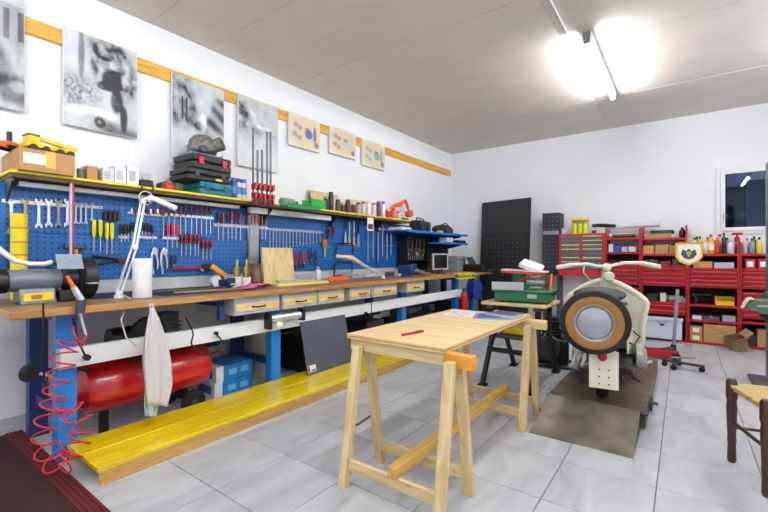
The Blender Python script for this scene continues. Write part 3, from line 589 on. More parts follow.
for x in (-1.4, -1.1): t.p('crank', MB().cyl((x, 3.62, 0.67), (x, 3.70, 0.67), 0.012, n=8).cyl((x, 3.62, 0.67), (x+0.05, 3.60, 0.62), 0.008, n=8).cyl((x+0.05, 3.60, 0.62), (x+0.05, 3.55, 0.62), 0.012, n=8), M_YEL)
t = T('tile_saw', 'green bench saw with red and white tilting plates on the folding work stand', 'saw', (-1.2, 3.86, 0.75), R(6))
MG = pm('#14704a', 0.4)
t.p('base_tray', MB().box(-0.25, 0.24, -0.14, 0.2, 0.012, 0.11).box(-0.27, 0.26, -0.16, 0.22, 0.10, 0.118), MG, bev=0.008)
for x in (-0.22, 0.2):
    for y in (-0.12, 0.17): t.p('rubber_foot', MB().cyl((x, y, 0), (x, y, 0.014), 0.022, n=12), M_RED)
t.p('motor_housing', MB().box(-0.12, 0.0, 0.02, 0.18, 0.118, 0.272), MG, bev=0.012); t.p('motor', MB().cyl((0.0, 0.1, 0.185), (0.17, 0.1, 0.185), 0.042, n=18), pm('#c8cbd0', 0.3, 0.4))
t.p('front_fence', MB().box(-0.27, 0.02, -0.15, -0.13, 0.118, 0.19), M_LGREY, bev=0.003); t.p('table_plate', MB().cb((-0.01, 0.06, 0.29), (0.40, 0.22, 0.016), (0, 0.04, 0)), pm('#d9dbde', 0.3, 0.3), bev=0.003); t.p('table_edge', MB().cb((-0.01, -0.055, 0.277), (0.40, 0.012, 0.022), (0, 0.04, 0)), pm('#c8452b', 0.4)); t.p('blade_guard', MB().cb((0.05, 0.06, 0.335), (0.2, 0.17, 0.05), (0.25, 0.35, 0)), pm('#e7e8ea', 0.35), bev=0.012)
t.p('guide_lever', MB().tube([(-0.22, -0.10, 0.14), (-0.05, -0.08, 0.19), (0.06, -0.06, 0.25), (0.12, -0.05, 0.26)], 0.007, 7), M_RED); t.p('side_bracket', MB().box(0.18, 0.205, 0.02, 0.16, 0.118, 0.25), M_DSTEEL, bev=0.004); t.p('clamp_bar', MB().cyl((0.225, -0.02, 0.118), (0.235, 0.02, 0.27), 0.011, n=8), M_ORG)
t.p('rating_plate', MB().box(0.05, 0.13, -0.1415, -0.14, 0.05, 0.085), M_LGREY); t.p('carry_handle', MB().tube([(0.24, -0.06, 0.09), (0.275, -0.05, 0.09), (0.275, 0.1, 0.09), (0.24, 0.11, 0.09)], 0.009, 7), M_BLACK)
# ---------------------------------------------------------------- tall black panel
t = T('display_panel', 'tall black perforated panel leaning against the white back wall', 'panel', (-2.57, 6.98, 0), -0.22)
tilt = R(-3.2); Mt = Euler((tilt, 0, 0)).to_matrix().to_4x4()
t.p('board', MB().box(-0.49, 0.49, -0.012, 0.012, 0, 2.17, Mt), pm('#1d1d20', 0.45, var=0.1), bev=0.003)
for z0, z1 in ((0.0, 1.56), (1.57, 2.16)): t.p('face_sheet', MB().box(-0.48, 0.48, -0.015, -0.0121, z0+0.01, z1, Mt), pm('#222226' if z0 < 1 else '#2a2a2d', 0.5, var=0.15), label='dark grey face')
hole = MB(); hole.cyl((0, -0.0155, 0), (0, -0.0152, 0), 0.008, n=6); 
for r in range(9):
    for c in range(9):
        p = Mt @ Vector((-0.36 + 0.09*c, 0, 0.85 + 0.08*r)); 
        if r == 0 and c == 0: hm = hole.mesh('peg_hole', M_GREY)
        o = put('peg_hole', hm, t.e, p); o.rotation_euler = (tilt, 0, 0)
# ---------------------------------------------------------------- rush chair
t = T('rush_seat_chair', 'dark wooden chair with a woven straw seat beside the grey column', 'chair', (0.46, 2.955, 0), math.atan2(-0.107, 0.341) * -1 + math.pi * 0)
MC = wood('#4a2d1b', '#331d10', 'Z', 0.35, knots=0)
hw = 0.178
def turned(x, y, h): return MB().lathe([(0.017, 0), (0.022, 0.015), (0.019, 0.10), (0.022, 0.13), (0.02, 0.15), (0.026, 0.32), (0.022, 0.35), (0.028, 0.375), (0.027, h-0.012), (0.02, h)], (x, y, 0), n=12)
for y in (-hw, hw): t.p('leg', turned(-0.19, y, 0.475), MC)
for y in (-hw+0.015, hw-0.015): t.p('leg', MB().tube([(0.20, y, 0), (0.19, y, 0.45), (0.215, y, 0.7), (0.245, y, 0.90)], 0.019, 10), MC)
for z in (0.235,): t.p('stretcher', MB().cyl((-0.19, -hw, z), (-0.19, hw, z), 0.010, n=8), MC)
for y in (-hw, hw):
    for z in (0.20,): t.p('stretcher', MB().cyl((-0.19, y, z), (0.195, y*0.92, z), 0.010, n=8), MC)
t.p('stretcher', MB().cyl((0.195, -hw, 0.2), (0.195, hw, 0.2), 0.010, n=8), MC)
for z in (0.62, 0.75, 0.87): t.p('back_slat', MB().box(0.205+0.1*(z-0.6), 0.221+0.1*(z-0.6), -hw+0.03, hw-0.03, z-0.03, z+0.03), MC, bev=0.006)
for y in (-hw, hw): t.p('seat_rail', MB().cyl((-0.17, y, 0.425), (0.18, y*0.93, 0.425), 0.016, n=8), MC)
MSTRAW = pm('#cbb277', 0.8, var=0.3, bump=0.6, scale=60)
for k in range(4):     # four triangular fields of woven straw
    a = [(-0.205, -0.2), (-0.205, 0.2), (0.2, 0.185), (0.2, -0.185)]; p, q = a[k], a[(k+1)%4]
    mb = MB(); nst = 12
    for i in range(nst):
        f0, f1 = i/nst, (i+0.88)/nst
        def L_(f, s): return (s[0]*(1-f), s[1]*(1-f), 0.449 - 0.014*f)
        A, B, C2, D = L_(f0, p), L_(f0, q), L_(f1, q), L_(f1, p)
        mb.add([A, B, C2, D, (A[0], A[1], 0.43), (B[0], B[1], 0.43), (C2[0], C2[1], 0.425), (D[0], D[1], 0.425)], [(0,1,2,3),(4,5,1,0),(7,6,5,4),(6,7,3,2),(4,0,3,7),(1,5,6,2)])
    t.p('straw_field', mb, MSTRAW, bev=0.003)
t.p('seat_base', MB().box(-0.195, 0.19, -0.18, 0.18, 0.412, 0.428), MSTRAW, bev=0.008)
# ---------------------------------------------------------------- grey column machine at the far right
cp = PZ(773, 384, 0)
t = T('column_machine', 'green machine head on a tall dark grey steel column', 'machine', (cp.x, cp.y, 0))
t.p('base_plate', MB().box(-0.16, 0.2, -0.16, 0.18, 0, 0.03), pm('#4c5158', 0.5), bev=0.006); t.p('column', MB().box(-0.045, 0.05, -0.05, 0.05, 0.03, 2.05), pm('#5b626c', 0.4, 0.2), bev=0.006)
MGR = pm('#4f6f5a', 0.4)
t.p('head', MB().prism([(-0.19, 0.70), (-0.20, 0.74), (-0.15, 0.785), (0.14, 0.80), (0.16, 0.66), (-0.02, 0.64)], 'Y', -0.20, -0.06), MGR, bev=0.01); t.p('head_slot', MB().box(-0.13, 0.12, -0.206, -0.2, 0.725, 0.74), M_LGREY); t.p('knob', MB().cyl((-0.06, -0.13, 0.80), (-0.06, -0.13, 0.86), 0.03, 0.022, 14), M_DGREY); t.p('bracket', MB().prism([(-0.12, 0.655), (0.08, 0.64), (0.0, 0.5), (-0.02, 0.52)], 'Y', -0.16, -0.1), M_BLACK)
mb = MB().grid(lambda i, j: (-0.228 + 0.07*i + 0.008*math.sin(9*j), -0.215 + 0.17*j, 0.70 + 0.092*math.sin(min(1.0, i*1.25)*1.6) + 0.005*math.sin(12*j+5*i)), 10, 8)
o = solo('rag', mb, pm('#e3dcc0', 0.9), 'cream rag draped over the end of the green machine head', 'rag', thick=0.006); o.location = o.location + Vector((cp.x, cp.y, 0))
# dark machine under and behind the work stand
t = T('pump_engine', 'dark oily engine block on a low frame behind the work stand legs', 'engine', (-1.13, 4.64, 0), 0.2); MOIL = pm('#232326', 0.45, 0.4, var=0.5, bump=0.3, scale=30)
t.p('frame', MB().tube([(-0.22, -0.16, 0.015), (0.22, -0.16, 0.015), (0.22, 0.16, 0.015), (-0.22, 0.16, 0.015), (-0.22, -0.16, 0.015)], 0.015, 8), M_BLACK); t.p('crankcase', MB().box(-0.17, 0.15, -0.12, 0.12, 0.03, 0.30), MOIL, bev=0.03); t.p('cylinder', MB().cyl((0, 0, 0.30), (0.02, 0, 0.52), 0.075, 0.07, 16), MOIL)
for k in range(6): t.p('fin', MB().lathe([(0.06, 0.31+0.033*k), (0.105, 0.31+0.033*k), (0.105, 0.317+0.033*k), (0.06, 0.317+0.033*k)], n=18), M_DSTEEL)
t.p('flywheel', MB().lathe([(0.0005, -0.03), (0.12, -0.03), (0.13, -0.02), (0.13, 0.02), (0.12, 0.03), (0.0005, 0.03)], (-0.06, -0.15, 0.22), 'Y', 24), M_DSTEEL); t.p('exhaust_pipe', MB().tube([(0.06, -0.06, 0.42), (0.17, -0.08, 0.40), (0.21, -0.08, 0.25), (0.2, -0.08, 0.08)], 0.022, 10), M_STEEL); t.p('air_filter', MB().cyl((-0.1, 0, 0.36), (-0.1, 0, 0.47), 0.05, n=14), M_BLACK)
t = T('power_tool', 'yellow power tool body hanging under the folding work stand', 'power tool', (-1.30, 3.93, 0.422)); t.p('body', MB().box(-0.13, 0.1, -0.06, 0.06, 0.0, 0.13), pm('#dcb818', 0.45), bev=0.02); t.p('motor_end', MB().cyl((0.1, 0, 0.065), (0.19, 0, 0.065), 0.05, n=14), M_BLACK); t.p('handle', MB().tube([(-0.1, 0, 0.12), (-0.09, 0, 0.18), (0.05, 0, 0.18), (0.06, 0, 0.12)], 0.012, 8), M_BLACK)
solo('stand_shelf', MB().box(-1.45, -1.06, 3.74, 4.08, 0.405, 0.42), M_DGREY, 'dark shelf plate resting on the braces of the work stand', 'shelf plate')
# ---------------------------------------------------------------- red storage wall at the back
YF = 6.89; YB = WY - 0.014
MRED2 = pm('#a20a18', 0.35, var=0.12); MREDD = pm('#8c0c18', 0.35, var=0.12); MBK = pm('#2a2628', 0.7)
def rdrawer(t, x0, x1, z0, z1, mat=None):
    d = t.p('drawer', MB().box(x0+0.004, x1-0.004, YF-0.004, YF+0.28, z0+0.003, z1-0.003), mat or MRED2, bev=0.003)
    t.p('drawer_grip', MB().prism([(YF-0.004, z1-0.006), (YF-0.028, z1-0.010), (YF-0.028, z1-0.020), (YF-0.004, z1-0.022)], 'X', x0+0.015, x1-0.015), pm('#d8404c', 0.25), d)  # grip red lightened to paint in the highlight line on each drawer
def bay(x0, x1, top, shelves, drawers, label, side_top=None):
    t = T('shelf_unit', label, 'shelf unit', ((x0+x1)/2, YF+0.18, 0), w=True); st = side_top or (top, top)
    t.p('side_panel', MB().box(x0, x0+0.022, YF, YB, 0, st[0]), MRED2, bev=0.003); t.p('side_panel', MB().box(x1-0.022, x1, YF, YB, 0, st[1]), MRED2, bev=0.003)
    t.p('back_panel', MB().box(x0+0.022, x1-0.022, YB-0.008, YB, 0.03, top), MBK); t.p('plinth', MB().box(x0+0.022, x1-0.022, YF+0.005, YB-0.01, 0, 0.03), MRED2)
    for z in shelves: t.p('shelf', MB().box(x0+0.022, x1-0.022, YF+0.002, YB-0.008, z-0.032, z), MRED2, bev=0.003)
    for z0, z1, n in drawers:
        for k in range(n): rdrawer(t, x0+0.022, x1-0.022, z0+(z1-z0)*k/n, z0+(z1-z0)*(k+1)/n)
    return t
bay(-0.945, -0.492, 1.25, [1.24, 1.45, 1.08, 0.72, 0.4], [(0.75, 1.045, 5)], 'red steel shelf unit directly behind the scooter handlebar', (1.58, 1.58))
bay(-0.490, 0.048, 1.2, [1.21, 1.43, 1.055, 0.535], [(0.755, 1.02, 4), (0.36, 0.5, 2)], 'red steel shelf unit holding the pale grey crate at its foot', (1.60, 1.60))
bay(0.050, 0.583, 1.2, [1.21, 1.02, 0.53, 0.325], [(0.755, 0.985, 4)], 'red steel shelf unit with a yellow bin and cardboard boxes on its lower shelves', (1.36, 1.36))
bay(0.585, 1.12, 1.2, [1.21, 1.02, 0.345], [(0.755, 0.985, 4), (0.38, 0.72, 5)], 'red steel shelf unit behind the grey column with five lower drawers', (1.36, 1.36))
# small-parts cabinet of grey drawers
t = T('parts_cabinet', 'red small-parts cabinet with two columns of grey drawers', 'cabinet', (-1.275, YF+0.1, 0.87), w=True)
x0, x1 = -1.60, -0.95
t.p('body', MB().box(x0, x1, YF+0.02, YB, 0.96, 1.525), MRED2, bev=0.003); t.p('base_band', MB().box(x0, x1, YF-0.005, YB, 0.87, 0.958), pm('#c3151f', 0.35), bev=0.003)
for x in (x0, -1.29, x1-0.03): t.p('stile', MB().box(x, x+0.03, YF-0.002, YF+0.02, 0.96, 1.525), pm('#c3151f', 0.35), bev=0.002)
t.p('top_rail', MB().box(x0+0.03, x1-0.03, YF-0.002, YF+0.02, 1.50, 1.525), pm('#c3151f', 0.35))
for ci, (a, b) in enumerate(((x0+0.03, -1.29), (-1.26, x1-0.03))):
    for k in range(8):
        za = 0.965 + 0.0665*k; d = t.p('drawer', MB().box(a+0.004, b-0.004, YF-0.008, YF+0.02, za+0.003, za+0.062), pm('#5c5a60', 0.5), bev=0.002)
        lit = (k in (1, 2, 4, 5)) if ci == 0 else (k in (2, 4, 5, 6, 7))  # rows with a cream label strip; the others have a grey one
        t.p('label_strip', MB().box(a+0.008, b-0.008, YF-0.011, YF-0.008, za+0.046, za+0.061), pm('#d8cf96' if lit else '#77747a', 0.5), d)
# black drawer organiser
t = T('drawer_organiser', 'tall black small-drawer organiser beside the red parts cabinet', 'organiser', (-1.73, 7.05, 1.06), w=True)
t.p('body', MB().box(-1.87, -1.605, YF+0.06, YB, 0.90, 1.88), pm('#161821', 0.5), bev=0.004)
for r in range(14):
    if r == 9:
        t.p('label_band', MB().box(-1.86, -1.615, YF+0.054, YF+0.06, 0.915+0.068*r, 0.975+0.068*r), M_GREY); continue
    for c in range(4):
        xa = -1.862 + 0.0625*c; d = t.p('drawer', MB().box(xa+0.003, xa+0.059, YF+0.048, YF+0.06, 0.915+0.068*r, 0.977+0.068*r), pm('#242838', 0.35), bev=0.002)
        t.p('drawer_pull', MB().box(xa+0.02, xa+0.042, YF+0.040, YF+0.048, 0.925+0.068*r, 0.937+0.068*r), pm('#6a7084', 0.4), d)
solo('organiser_stand', MB().box(-1.86, -1.62, YF+0.08, YB, 0, 0.03).box(-1.86, -1.83, YF+0.08, YB, 0.03, 0.9).box(-1.65, -1.62, YF+0.08, YB, 0.03, 0.9).box(-1.83, -1.65, YF+0.1, YB, 0.86, 0.9), M_DGREY, 'plain dark grey stand below the black drawer organiser', 'stand', bev=0.003)
solo('pine_batten', MB().box(-1.925, -1.885, YF+0.2, YF+0.24, 0, 1.42), M_RAILW, 'upright pine batten leaning beside the black drawer organiser', 'batten')

# ---------------------------------------------------------------- generic goods
def carton(name, label, x, y, z, sx, sy, sz, rz=0, mat=None, tape='#d8c79c', cat='box', group=None, lid=False, print_col=None):
    t = T(name, label, cat, (x, y, z), rz, group); mat = mat or M_CARD
    t.p('body', MB().box(-sx/2, sx/2, -sy/2, sy/2, 0, sz), mat, bev=0.002)
    if lid: t.p('lid', MB().box(-sx/2-0.004, sx/2+0.004, -sy/2-0.004, sy/2+0.004, sz*0.72, sz+0.004), mat, bev=0.002)
    elif tape: t.p('tape', MB().box(-0.012 if sx > sy else -sx/2-0.001, 0.012 if sx > sy else sx/2+0.001, -sy/2-0.001, sy/2+0.001, sz*0.75, sz+0.001) if sx > sy else MB().box(-sx/2-0.001, sx/2+0.001, -0.012, 0.012, sz*0.75, sz+0.001), pm(tape, 0.4))
    if print_col: t.p('printed_label', MB().box(sx/2, sx/2+0.001, -sy*0.36, sy*0.2, sz*0.2, sz*0.75), pm(print_col, 0.6)); t.p('printed_label', MB().box(-sx*0.3, sx*0.25, -sy/2-0.001, -sy/2, sz*0.2, sz*0.75), pm(print_col, 0.6))
    return t
def bottle(label, x, y, z, h, r, body, cap, band=None, name='bottle', cat='bottle', group=None, neck=0.4):
    t = T(name, label, cat, (x, y, z), 0, group); mb_ = pm(body, 0.35)
    t.p('body', MB().lathe([(r*0.9, 0), (r, 0.006), (r, h*0.66), (r*0.85, h*0.74), (r*neck, h*0.82), (r*neck, h*0.86)], n=14), mb_)
    t.p('cap', MB().lathe([(r*neck*1.12, h*0.85), (r*neck*1.15, h*0.97), (r*neck*0.9, h)], n=12), pm(cap, 0.4))
    if band: t.p('label_band', MB().lathe([(r*1.012, h*0.18), (r*1.012, h*0.55)], n=14), pm(band, 0.5))
def spray(label, x, y, z, h, r, body, cap, band=None, group=None):
    t = T('spray_can', label, 'spray can', (x, y, z), 0, group)
    t.p('body', MB().lathe([(r*0.95, 0), (r, 0.004), (r, h*0.78), (r*0.8, h*0.83)], n=16), pm(body, 0.3, 0.2)); t.p('cap', MB().lathe([(r*0.82, h*0.82), (r*0.84, h*0.97), (r*0.75, h)], n=16), pm(cap, 0.4))
    if band: t.p('label_band', MB().lathe([(r*1.012, h*0.25), (r*1.012, h*0.6)], n=16), pm(band, 0.4))
def tin(label, x, y, z, h, r, body, lid='#b9bec5', band=None, cat='tin', name='tin', group=None, rot=None):
    t = T(name, label, cat, (x, y, z), 0, group, rot=rot)
    t.p('body', MB().lathe([(r, 0), (r*1.015, 0.004), (r, 0.008), (r, h-0.008), (r*1.015, h-0.004), (r, h)], n=20), pm(body, 0.35)); t.p('lid', MB().lathe([(r*0.92, h-0.004), (r*0.94, h+0.004), (0.0005, h+0.004)], n=20), pm(lid, 0.3, 0.4))
    if band: t.p('label_band', MB().lathe([(r*1.012, h*0.2), (r*1.012, h*0.8)], n=20), pm(band, 0.5))
def bin_(label, x, y, z, sx, sy, sz, rz, col, name='storage_bin', cat='bin', group=None):
    t = T(name, label, cat, (x, y, z), rz, group); w = 0.006
    mb = MB().box(-sx/2, sx/2, -sy/2, sy/2, 0, w).box(-sx/2, -sx/2+w, -sy/2, sy/2, w, sz).box(sx/2-w, sx/2, -sy/2, sy/2, w, sz).box(-sx/2+w, sx/2-w, sy/2-w, sy/2, w, sz).box(-sx/2+w, sx/2-w, -sy/2, -sy/2+w, w, sz*0.55)
    t.p('tub', mb, pm(col, 0.4), bev=0.002); t.p('rim', MB().box(-sx/2-0.006, -sx/2+w, -sy/2, sy/2, sz, sz+0.006).box(sx/2-w, sx/2+0.006, -sy/2, sy/2, sz, sz+0.006).box(-sx/2+w, sx/2-w, sy/2-w, sy/2+0.006, sz, sz+0.006), pm(col, 0.4))
    return t
def tcase(label, x, y, z, sx, sy, sz, rz, col, latch='#c01324', badge=None, cat='case'):
    t = T('tool_case', label, cat, (x, y, z), rz)
    t.p('lower_half', MB().box(-sx/2, sx/2, -sy/2, sy/2, 0, sz*0.5-0.002), pm(col, 0.5), bev=0.012); t.p('upper_half', MB().box(-sx/2, sx/2, -sy/2, sy/2, sz*0.5+0.002, sz), pm(col, 0.5), bev=0.012)
    for y_ in (-sy*0.3, sy*0.3): t.p('latch', MB().box(sx/2-0.002, sx/2+0.01, y_-0.022, y_+0.022, sz*0.3, sz*0.8), pm(latch, 0.45), bev=0.003)
    t.p('handle', MB().tube([(sx/2-0.005, -0.06, sz*0.5), (sx/2+0.028, -0.05, sz*0.5), (sx/2+0.028, 0.05, sz*0.5), (sx/2-0.005, 0.06, sz*0.5)], 0.008, 7), pm(col, 0.5))
    if badge: t.p('badge', MB().box(sx/2, sx/2+0.002, sy*0.12, sy*0.27, sz*0.12, sz*0.32), pm(badge, 0.5))
    return t

# ---------------------------------------------------------------- goods on the red shelves
# yellow twin battery lamp case on the parts cabinet
q = PY(580, 234, 7.0)
t = T('work_light_case', 'yellow and clear blister case standing on the red parts cabinet', 'case', (q.x, 7.0, 1.525), w=True)
t.p('tray', MB().box(q.x-0.13, q.x+0.13, 6.95, 7.07, 1.525, 1.54), M_YEL); t.p('back', MB().box(q.x-0.125, q.x+0.125, 7.05, 7.062, 1.54, 1.76), pm('#c9c9a8', 0.4)); t.p('carry_grip', MB().box(q.x-0.12, q.x+0.12, 6.97, 7.05, 1.735, 1.78), M_YEL, bev=0.01)
for dx in (-0.075, 0, 0.075): t.p('cell', MB().lathe([(0.03, 0), (0.033, 0.02), (0.033, 0.12), (0.02, 0.15)], (q.x+dx, 7.0, 1.54), n=12), pm('#d8dd22', 0.4))
for k, (u, c, lab) in enumerate(((563, '#b9bec5', 'small clear jar with metal lid on the red parts cabinet'), (594, '#3a3d42', 'short dark knob jar on the right end of the red parts cabinet'))):
    q = PY(u, 233, 7.0); tin(lab, q.x, 7.0, 1.525, 0.10 if k == 0 else 0.05, 0.032, c, '#77797d')
# rolled sheets and tubes over bay A
q = PY(598, 226, 7.05); t = T('cordless_grinder', 'long black hand grinder lying on top of the rolled white sheets', 'grinder', (-0.98, 7.05, 1.60), R(-6))
t.p('body', MB().tube([(-0.12, 0, 0.055), (0.0, 0, 0.05), (0.16, 0, 0.035)], [0.028, 0.03, 0.022], 10), M_BLACK); t.p('head', MB().cyl((-0.14, -0.03, 0.05), (-0.14, 0.03, 0.05), 0.03, n=12), M_DGREY); t.p('guard', MB().lathe([(0.045, 0), (0.045, 0.012), (0.01, 0.014)], (-0.14, 0, 0.0), 'Z', 14), M_STEEL)
for k, (a, b, r, col, lab) in enumerate((((-0.91, 7.05, 1.487), (-0.52, 7.08, 1.487), 0.036, '#e2e2e0', 'long white cardboard tube lying on the red shelf behind the handlebar'), ((-0.96, 7.1, 1.62), (-0.28, 7.12, 1.64), 0.036, '#d5d8da', 'grey white plastic tube lying aslant on the red shelves'), ((-0.86, 6.98, 1.478), (-0.56, 6.99, 1.478), 0.027, '#4a3a2c', 'short brown roll lying on the red shelf behind the handlebar'))):
    t = T('storage_tube', lab, 'tube', (Vector(a)+Vector(b))/2 - Vector((0,0,r)), w=True); t.p('tube', MB().cyl(a, b, r, n=14), pm(col, 0.5))
    for p_, q_ in ((a, b), (b, a)): d_ = (Vector(p_)-Vector(q_)).normalized(); t.p('end_cap', MB().cyl(Vector(p_), Vector(p_)+d_*0.006, r*1.04, n=14), pm('#c24b4b' if k == 1 else '#b9bec5', 0.5))
# shelf z 1.24 of bay A: small blue and white packs
for k, (x, w_, h, c, lab) in enumerate(((-0.88, 0.06, 0.12, '#dfe4ee', 'white pack standing first on the shelf behind the handlebar'), (-0.80, 0.08, 0.09, '#2a4fb0', 'blue pack on the shelf behind the handlebar'), (-0.70, 0.08, 0.07, '#a9b6d8', 'pale blue pack on the shelf behind the handlebar'), (-0.60, 0.09, 0.075, '#e6e6e4', 'low white pack on the shelf behind the handlebar'))):
    carton('small_pack', lab, x, 7.02, 1.24, w_, 0.1, h, 0, pm(c, 0.5), '#c7cbd6', 'pack')
# bay B: top z 1.43 cloths, 1.21 boxes
carton('flat_box', 'flat brown box with dark lid on the top red shelf', -0.30, 7.05, 1.43, 0.32, 0.25, 0.06, 0.1, pm('#a98659', 0.8), '#3a3d42', lid=True)
carton('flat_box', 'flat green black case on top of the flat brown box', -0.24, 7.05, 1.4945, 0.26, 0.2, 0.05, -0.1, pm('#2d3a30', 0.7), '#59614f')
bottle('dark oil bottle on the top red shelf beside the flat boxes', -0.01, 7.05, 1.43, 0.15, 0.035, '#22262a', '#101012')
for k, (x, w_, h) in enumerate(((-0.40, 0.13, 0.12), (-0.245, 0.15, 0.13), (-0.09, 0.14, 0.12))): carton('carton', ['brown carton nearest the scooter on the upper red shelf', 'middle brown carton of the row on the upper red shelf', 'brown carton behind the shield pennant'][k], x, 7.05, 1.21, w_, 0.2, h, 0, None)
for k, (x, w_, h, c, lab) in enumerate(((-0.36, 0.16, 0.07, '#3b3d42', 'black tool pack under the brown cartons'), (-0.2, 0.12, 0.05, '#7d2f2c', 'dark red flat pack under the brown cartons'), (-0.07, 0.1, 0.08, '#50545a', 'grey pack under the brown cartons'))): carton('small_pack', lab, x, 7.02, 1.055, w_, 0.14, h, 0, pm(c, 0.5), '#999999', 'pack')
# open shelf of bay B (z 0.535): tools
for k, (x, w_, h, c, lab) in enumerate(((-0.36, 0.13, 0.1, '#1f2023', 'black tool box on the shelf above the grey crate'), (-0.23, 0.07, 0.12, '#d9d3c0', 'upright cream pack on the shelf above the grey crate'), (-0.12, 0.1, 0.09, '#55585e', 'grey tool box on the shelf above the grey crate'), (-0.02, 0.08, 0.06, '#b5b8bc', 'small light grey pack on the shelf above the grey crate'))): carton('small_pack', lab, x, 7.02, 0.535, w_, 0.14, h, 0.05*k, pm(c, 0.5), '#888888', 'pack')
for k in range(5):
    x = -0.16 + 0.035*k; mb = MB().torus((x, 6.93, 0.60), 'Y', 0.022, 0.005, 16, 6)
    solo('hose_clamp', mb, M_CHROME, 'round chrome hose clamp standing on the shelf above the grey crate', 'clamp', 'chrome clamps on the red shelf')
# pale grey crate
t = T('crate', 'large pale grey plastic crate under the red drawers', 'crate', (-0.245, 6.93, 0.031), w=True); MCR = pm('#c4ccd8', 0.4, var=0.05)
t.p('tub', MB().box(-0.455, -0.01, 6.80, 7.14, 0.031, 0.30), MCR, bev=0.02); t.p('rim', MB().box(-0.468, -0.20, 6.785, 6.80, 0.285, 0.33).box(-0.20, 0.0, 6.785, 6.80, 0.285, 0.33).box(-0.468, 0.0, 6.80, 7.14, 0.30, 0.325), MCR, bev=0.006); t.p('grip', MB().tube([(-0.29, 6.797, 0.29), (-0.27, 6.787, 0.262), (-0.20, 6.787, 0.262), (-0.18, 6.797, 0.29)], 0.009, 8), pm('#9aa4b2', 0.4)); t.p('badge', MB().box(-0.26, -0.21, 6.797, 6.80, 0.215, 0.24), M_DGREY)
# bay C
bottle('tall orange bottle with violet cap in front of the window', 0.30, 6.98, 1.21, 0.26, 0.036, '#f0a01c', '#7a5aa0', '#f5e9d0')
for k, (x, h, r, c, cap, lab) in enumerate(((0.13, 0.16, 0.028, '#d8d2c4', '#2a2a2a', 'white bottle with black cap near the pennant on the red shelf'), (0.185, 0.17, 0.026, '#d9b022', '#222222', 'mustard yellow bottle with black cap on the red shelf'), (0.24, 0.14, 0.03, '#e6e8ea', '#c9ccd0', 'all-white squat bottle beside the tall orange bottle'), (0.365, 0.16, 0.03, '#d6401e', '#e8641a', 'orange-red bottle beside the tall orange bottle'), (0.435, 0.20, 0.024, '#1f2226', '#1f2226', 'slim black bottle on the red shelf below the window'), (0.505, 0.13, 0.042, '#dfe2e6', '#b9bec5', 'wide white jar on the red shelf below the window'))): bottle(lab, x, 6.99, 1.21, h*1.4, r*1.0, c, cap)
for k, (x, h, r, c, cap, lab) in enumerate(((0.155, 0.20, 0.03, '#8a8f98', '#2a2a2e', 'grey bottle in the back row beside the pennant'), (0.27, 0.19, 0.03, '#ccd2da', '#5a5f68', 'pale bottle in the back row behind the orange one'), (0.40, 0.22, 0.03, '#c9ccd2', '#a03030', 'white bottle with dark red cap in the back row'), (0.475, 0.18, 0.032, '#9aa0a8', '#30343a', 'grey bottle in the back row beside the wide jar'), (0.675, 0.17, 0.03, '#d5d8dc', '#3a6ab0', 'white bottle with blue cap in the back row'), (0.745, 0.19, 0.03, '#5b5f66', '#222226', 'charcoal bottle in the back row by the column'))): bottle(lab, x, 7.11, 1.21, h*1.2, r, c, cap)
t = T('handled_bottle', 'red bottle with wide red handle on the red shelf below the window', 'bottle', (0.565, 6.97, 1.36))
t.p('body', MB().lathe([(0.03, 0), (0.03, 0.06), (0.012, 0.075), (0.012, 0.10)], n=14), M_RED); t.p('handle', MB().box(-0.055, 0.055, -0.015, 0.015, 0.09, 0.125), M_RED, bev=0.01)
for k, (x, h, r, c, cap, lab) in enumerate(((0.64, 0.12, 0.03, '#b9bec5', '#b9bec5', 'silver tin bottle behind the grey column'), (0.71, 0.14, 0.03, '#8f9aa8', '#3a3d42', 'grey bottle behind the grey column'), (0.78, 0.15, 0.03, '#e8d03a', '#222222', 'yellow bottle with black cap behind the grey column'))): bottle(lab, x, 6.99, 1.21, h*1.4, r*1.0, c, cap)
carton('carton', 'low brown carton beside the pennant under the bottles', 0.21, 7.0, 1.02, 0.2, 0.2, 0.085); carton('small_pack', 'grey white pack under the bottles', 0.43, 7.0, 1.02, 0.2, 0.2, 0.075, 0, pm('#aab2be', 0.5), '#8f98a6', 'pack')
for k in range(2): carton('small_pack', ['red and white pack first behind the grey column', 'red and white pack second behind the grey column'][k], 0.69 + 0.12*k, 7.0, 1.02, 0.1, 0.18, 0.12, 0, pm('#b8202c', 0.5), '#f0f0f0', 'pack', print_col='#f2f2f2')
bin_('open yellow plastic bin on the red shelf', 0.44, 7.02, 0.53, 0.19, 0.2, 0.10, 0, '#e6c014')
t = T('hand_drill', 'black hand drill lying beside the yellow bin', 'drill', (0.18, 7.0, 0.53), 0.3); t.p('body', MB().cyl((-0.08, 0, 0.12), (0.07, 0, 0.12), 0.03, 0.026, 12), M_BLACK); t.p('chuck', MB().cyl((0.07, 0, 0.12), (0.12, 0, 0.12), 0.018, 0.012, 10), M_DSTEEL); t.p('grip', MB().cb((-0.04, 0, 0.065), (0.035, 0.03, 0.13), (0, 0.15, 0)), M_BLACK, bev=0.008)
for k, (x, w_, h, c, lab) in enumerate(((0.15, 0.1, 0.045, '#d9dbde', 'thin white pack under the yellow bin shelf'), (0.30, 0.17, 0.05, '#43464c', 'dark flat pack under the yellow bin shelf'), (0.48, 0.13, 0.07, '#8ea0bb', 'blue grey pack under the yellow bin shelf'))): carton('small_pack', lab, x, 6.99, 0.325, w_, 0.16, h, 0, pm(c, 0.5), '#aaaaaa', 'pack')
